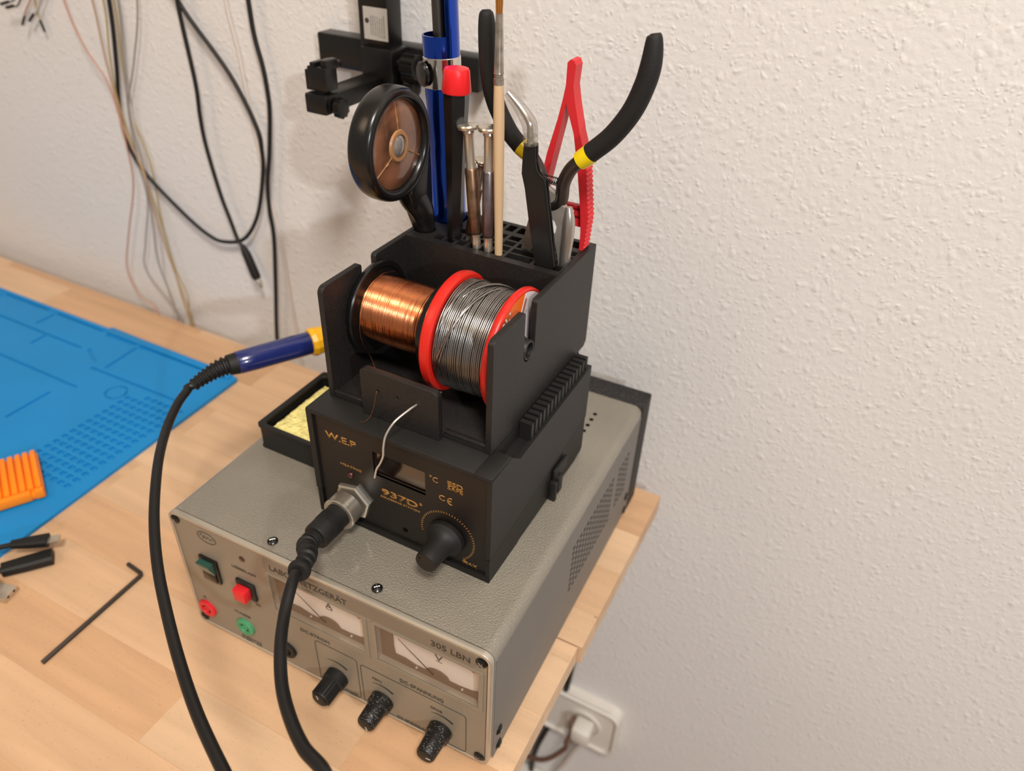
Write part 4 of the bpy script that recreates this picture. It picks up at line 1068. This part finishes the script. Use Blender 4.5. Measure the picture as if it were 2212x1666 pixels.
# ------------------------------------------------------------------ black clamp bracket on the wall
cb_ = thing('wall_clamp_bracket', 'black clamp bracket with upright bar and forward arm mounted on the wall', 'bracket', (-.25, .02, .31))
BO = Vector((-.25, .02, .31))
def bx(name, boxes, m, parent=None, bev=.001, **k):
    q = MB()
    for lo, hi in boxes: q.box(Vector(lo) - BO, Vector(hi) - BO, bev)
    return obj(name, q, m, parent or cb_, **k)
bx('cross_bar', [((-.3215, .0040, .2985), (-.1825, .0200, .3220))], M_brk, bev=.0015)
up_ = bx('upright_bar', [((-.2695, -.0120, .3100), (-.2455, .0060, .5600))], M_brk, bev=.0012)
lb = bx('type_label', [((-.2650, -.0123, .3270), (-.2453, -.0118, .3478))], M_label, up_, bev=0)
tl = MB()
random.seed(5)
for i in range(7):
    x = -.2588 + i * .0018
    z = .3440 - random.random() * .003
    while z > .3295:
        L_ = random.uniform(.0006, .0022); tl.box(Vector((x - .0002, -.0124, z - L_)) - BO, Vector((x + .0002, -.0123, z)) - BO); z -= L_ + .0004
obj('small_print', tl, M_print_t, lb, smooth=False)
obj('round_logo', MB().lathe(Vector((-.2620, -.0123, .3390)) - BO, (0, -1, 0), [(0, .0017), (.0002, .0017)], 20), M_print_t, lb)
bx('upper_mark', [((-.2555, -.0122, .3545), (-.2530, -.0119, .3575))], M_label, up_, bev=0)
bx('sleeve', [((-.2668, -.0160, .2900), (-.2405, .0050, .3225))], M_brk, bev=.0012)
bx('forward_arm', [((-.2665, -.0760, .2925), (-.2490, -.0100, .3040))], M_brk, bev=.001)
bx('end_block', [((-.2672, -.0790, .2915), (-.2500, -.0640, .3045))], M_brk, bev=.0015)
bx('clamp_jaw', [((-.2690, -.0740, .3050), (-.2640, -.0600, .3180)), ((-.2650, -.0760, .3060), (-.2500, -.0640, .3210)), ((-.2640, -.0640, .3180), (-.2520, -.0560, .3225))], M_brk, bev=.0008)
bx('clamp_jaw', [((-.2625, -.0760, .3195), (-.2585, -.0660, .3235)), ((-.2555, -.0740, .3200), (-.2505, -.0620, .3250))], M_brk, bev=.0006)
obj('pivot', MB().lathe(Vector((-.2585, -.0700, .3040)) - BO, (0, 0, 1), [(0, .0050), (.0030, .0050)], 24), M_brk, cb_)
def knob(name, p, d, r, L_):
    q = MB().lathe(Vector(p) - BO, d, [(0, r * .5), (L_ * .3, r * .5), (L_ * .32, r), (L_, r), (L_ * 1.08, r * .7)], 28)
    for i in range(10):
        a_ = 2 * pi * i / 10; dd = Vector(d).normalized(); u_ = dd.orthogonal().normalized(); w_ = dd.cross(u_)
        c_ = Vector(p) - BO + (u_ * cos(a_) + w_ * sin(a_)) * r
        q.tube([c_ + dd * L_ * .34, c_ + dd * L_ * .98], r * .16, 6)
    return obj(name, q, M_brk, cb_)
knob('locking_knob', (-.2490, -.0705, .2960), (1, 0, 0), .0058, .0070)
knob('locking_knob', (-.2405, -.0060, .3120), (1, 0, 0), .0085, .0150)
knob('locking_knob', (-.2405, -.0040, .2965), (1, 0, 0), .0060, .0120)

# ------------------------------------------------------------------ cables and wires hanging in front of the wall
def wire(name, label, c, pts, r, m, group=None, k=8):
    o = obj(name, MB().tube(cat(pts, k), r, 10), m, None, ang=80)
    return tag(o, label, c, group)
Yw = .010
def w2(l, y=Yw): return [(a_, y, b_) for a_, b_ in l]
wire('hanging_cable', 'black cable hanging in a long low loop, left end beside the coloured wires', 'cable',
     w2([(-.5480, .40), (-.5540, .3181), (-.5650, .2650), (-.5752, .2281), (-.5790, .2020), (-.5757, .1809), (-.5584, .1575), (-.5180, .1270), (-.4920, .1130), (-.4725, .1105), (-.4439, .1205), (-.4210, .1500), (-.4060, .1932), (-.4030, .2150), (-.4048, .2348), (-.4260, .2750), (-.4655, .3200), (-.4900, .36), (-.50, .42)], .012), .0018, M_wblack)
cbl = thing('hanging_cable', 'straight black cable ending in a jack plug, hanging inside the loop', 'cable')
obj('cord', MB().tube(cat(w2([(-.462, .42), (-.4650, .3450), (-.4669, .3180), (-.4645, .2632), (-.4668, .2350), (-.4668, .2088), (-.4605, .1650), (-.4540, .1400), (-.4485, .1197), (-.4435, .1140)], .0085), 8), .0018, 10), M_wblack, cbl)
obj('jack_sleeve', MB().tube(w2([(-.4440, .1155), (-.4429, .1125), (-.4405, .1070), (-.4332, .0849), (-.4318, .0820)], .0085), [.0020, .0030, .0042, .0046, .0036], 16), M_blacksoft, cbl)
obj('jack_tip', MB().tube(w2([(-.4322, .0830), (-.4300, .0780), (-.4286, .0748), (-.4280, .0730)], .0085), [.0016, .0020, .0017, .0008], 12), M_nickel, cbl)
wire('hanging_cable', 'black cable hanging down the wall behind the desk, right of the loop', 'cable',
     w2([(-.392, .42), (-.3913, .3352), (-.3905, .3100), (-.3863, .2875), (-.3850, .2680), (-.3860, .2500), (-.3930, .2150), (-.4009, .1843), (-.4035, .1580), (-.4032, .1340), (-.4110, .0800), (-.4209, .0171), (-.428, -.06), (-.43, -.20)], .0105), .0019, M_wblack)
GW = 'thin coloured wires bunched on the wall'
thin = [
    ('salmon pink wire bowing out furthest to the left of the bunch', M_pinkw, [(-.612, .40), (-.6074, .3123), (-.5960, .2750), (-.5757, .2410), (-.5742, .1771), (-.5809, .1421), (-.6060, .0900), (-.6254, .0426), (-.6180, .0120), (-.5910, -.0076), (-.585, -.10)]),
    ('second salmon wire, coming down just left of the black cable', M_tanw, [(-.573, .40), (-.5714, .3161), (-.5740, .2700), (-.5735, .2290), (-.5720, .2000), (-.5600, .1650), (-.5600, .1200), (-.5520, .0600), (-.5440, .0200), (-.5410, -.0082), (-.54, -.10)]),
    ('dull yellow wire between the salmon wires and black cable', M_yelw, [(-.560, .40), (-.5593, .3174), (-.5680, .2750), (-.5735, .2350), (-.5700, .1950), (-.5640, .1650), (-.5560, .1150), (-.5530, .0600), (-.5510, .0200), (-.5460, -.0090), (-.545, -.10)]),
    ('grey wire running close beside the black cable into the bunch', M_greyw, [(-.540, .40), (-.5430, .3190), (-.5540, .2700), (-.5640, .2250), (-.5680, .1950), (-.5690, .1650), (-.5700, .1300), (-.5900, .0800), (-.6010, .0450), (-.5750, .0120), (-.5620, -.0100), (-.56, -.10)]),
    ('light grey wire hanging straight, right of the black cable', M_greyw, [(-.510, .40), (-.5203, .3215), (-.5420, .2700), (-.5635, .2299), (-.5660, .2050), (-.5650, .1700), (-.5720, .1100), (-.5800, .0600), (-.5720, .0100), (-.5680, -.10)]),
    ('white wire hanging through the middle of the bunch', M_whitew, [(-.545, .40), (-.5480, .3180), (-.5600, .2600), (-.5660, .2100), (-.5640, .1750), (-.5680, .1350), (-.5720, .0800), (-.5780, .0400), (-.5800, -.0100), (-.58, -.10)]),
    ('olive yellow wire at the right side of the bunch', M_yelw, [(-.553, .40), (-.5540, .3180), (-.5640, .2600), (-.5680, .2200), (-.5610, .1900), (-.5580, .1600), (-.5620, .1100), (-.5600, .0600), (-.5500, .0250), (-.5560, -.0100), (-.555, -.10)]),
]
for i, (lb_, m_, pp) in enumerate(thin):
    wire('thin_wire', lb_, 'wire', w2(pp, .0070 + .0016 * i), .00075, m_, GW)
wire('clear_cord', 'whitish translucent cord hanging behind the right black cable', 'cable',
     w2([(-.420, .42), (-.4230, .3350), (-.4180, .2900), (-.4150, .2400), (-.4100, .1800), (-.4030, .1300), (-.4020, .0600), (-.4000, .0100), (-.40, -.10)], .0180), .0014, M_whitew)

jw = [((-.6930, .2990), (-.6790, .3035), M_wblack, 'nearly level'), ((-.6870, .2955), (-.6700, .3030), M_wblack, 'x'), ((-.6775, .2870), (-.6700, .2975), M_pinkw, 'x'), ((-.6690, .2925), (-.6610, .2990), M_whitew, 'x'), ((-.6610, .2830), (-.6635, .2935), M_yelw, 'x')]
lbs = ['black jumper wire end lying almost level, furthest left at the top edge', 'black jumper wire end below the level one at the top left', 'salmon jumper wire with lowest-left black connector at the top left', 'whitish jumper wire with black connector in the middle of the top-left bunch', 'yellow jumper wire with black connector pointing straight down at the top left']
ends = [((-.6990, .2995), (-.6860, .3030)), ((-.6960, .2965), (-.6840, .2995)), ((-.6830, .2830), (-.6755, .2915)), ((-.6740, .2870), (-.6640, .2945)), ((-.6590, .2790), (-.6610, .2890))]
tops = [(-.640, .330), (-.632, .340), (-.628, .335), (-.612, .345), (-.652, .345)]
for i in range(5):
    (ax0, az0), (bx0, bz0) = ends[i]
    jt = thing('jumper_wire', lbs[i], 'jumper wire', (ax0, .006 + i * .0022, az0), 0, 'jumper wires at the top left')
    b0 = Vector((bx0 - ax0, 0, bz0 - az0))
    obj('connector', MB().tube([(0, 0, 0), b0], .0014, 4), M_wblack, jt, ang=20)
    tx, tz = tops[i]
    obj('wire', MB().tube(cat([b0 * .95, b0 * 1.7, Vector((tx - ax0, 0, tz - az0)) * .6 + b0 * .4, Vector((tx - ax0, 0, tz - az0)), Vector((tx - ax0 + .004, 0, .10))], 6), .0007, 8), jw[i][2], jt)

# ------------------------------------------------------------------ wall socket and cords under the desk
so2 = thing('double_wall_socket', 'white double wall socket low on the wall beyond the desk edge', 'socket', (-.072, .02, -.385))
obj('cover_frame', MB().prism(rrect(-.078, .078, -.040, .040, .014, 8), 1, -.012, 0).add([], []), M_white, so2, ang=50)
plate('raised_edge', [rrect(-.078, .078, -.040, .040, .014, 8), rrect(-.0735, .0735, -.0355, .0355, .011, 8)], 1, -.0155, -.010, M_white, so2, bev=.0015)
for x in (-.0365, .0365):
    obj('socket_well', MB().lathe((x, -.0115, 0), (0, -1, 0), [(0, .0215), (.0030, .0215), (.0030, .0190), (.0006, .0186)], 36), M_white, so2)
    obj('contact_hole', MB().lathe((x + .0095, -.0122, 0), (0, -1, 0), [(0, .0025), (.0004, .0025)], 12).lathe((x - .0095, -.0122, 0), (0, -1, 0), [(0, .0025), (.0004, .0025)], 12), M_dark, so2)
pg = thing('power_plug', 'white power plug with brown cord in the right half of the wall socket', 'plug', (-.0330, .0000, -.3800))
obj('plug_body', MB().box((-.010, -.016, -.013), (.012, .006, .011), .004), M_white, pg)
obj('dark_side', MB().box((-.0130, -.012, -.010), (-.0098, .002, .013), .001), M_brownw, pg)
obj('cord', MB().tube(cat([(-.010, -.010, -.008), (-.013, -.014, -.022), (-.015, -.014, -.040), (-.040, -.020, -.075), (-.090, -.010, -.105), (-.16, -.005, -.125)], 8), .0030, 12), M_brownw, pg)
wire('extension_cable', 'thin white cord running down from the wall socket', 'cable', [(-.034, .012, -.400), (-.036, .010, -.430), (-.050, .012, -.490), (-.066, .012, -.560), (-.075, .012, -.745)], .0028, M_whitew)
wire('mains_cable', 'black cord hanging down right under the desk edge', 'cable', [(-.055, .010, .002), (-.055, .012, -.10), (-.058, .012, -.25), (-.0650, .012, -.365), (-.0780, .012, -.430), (-.0920, .012, -.500), (-.0955, .012, -.560), (-.094, .012, -.746)], .0036, M_wblack)
wb_ = obj('power_strip', MB().box((-.170, -.020, -.600), (-.055, .02, -.552), .006), M_white)
tag(wb_, 'white plastic housing low on the wall below the wall socket', 'power strip')
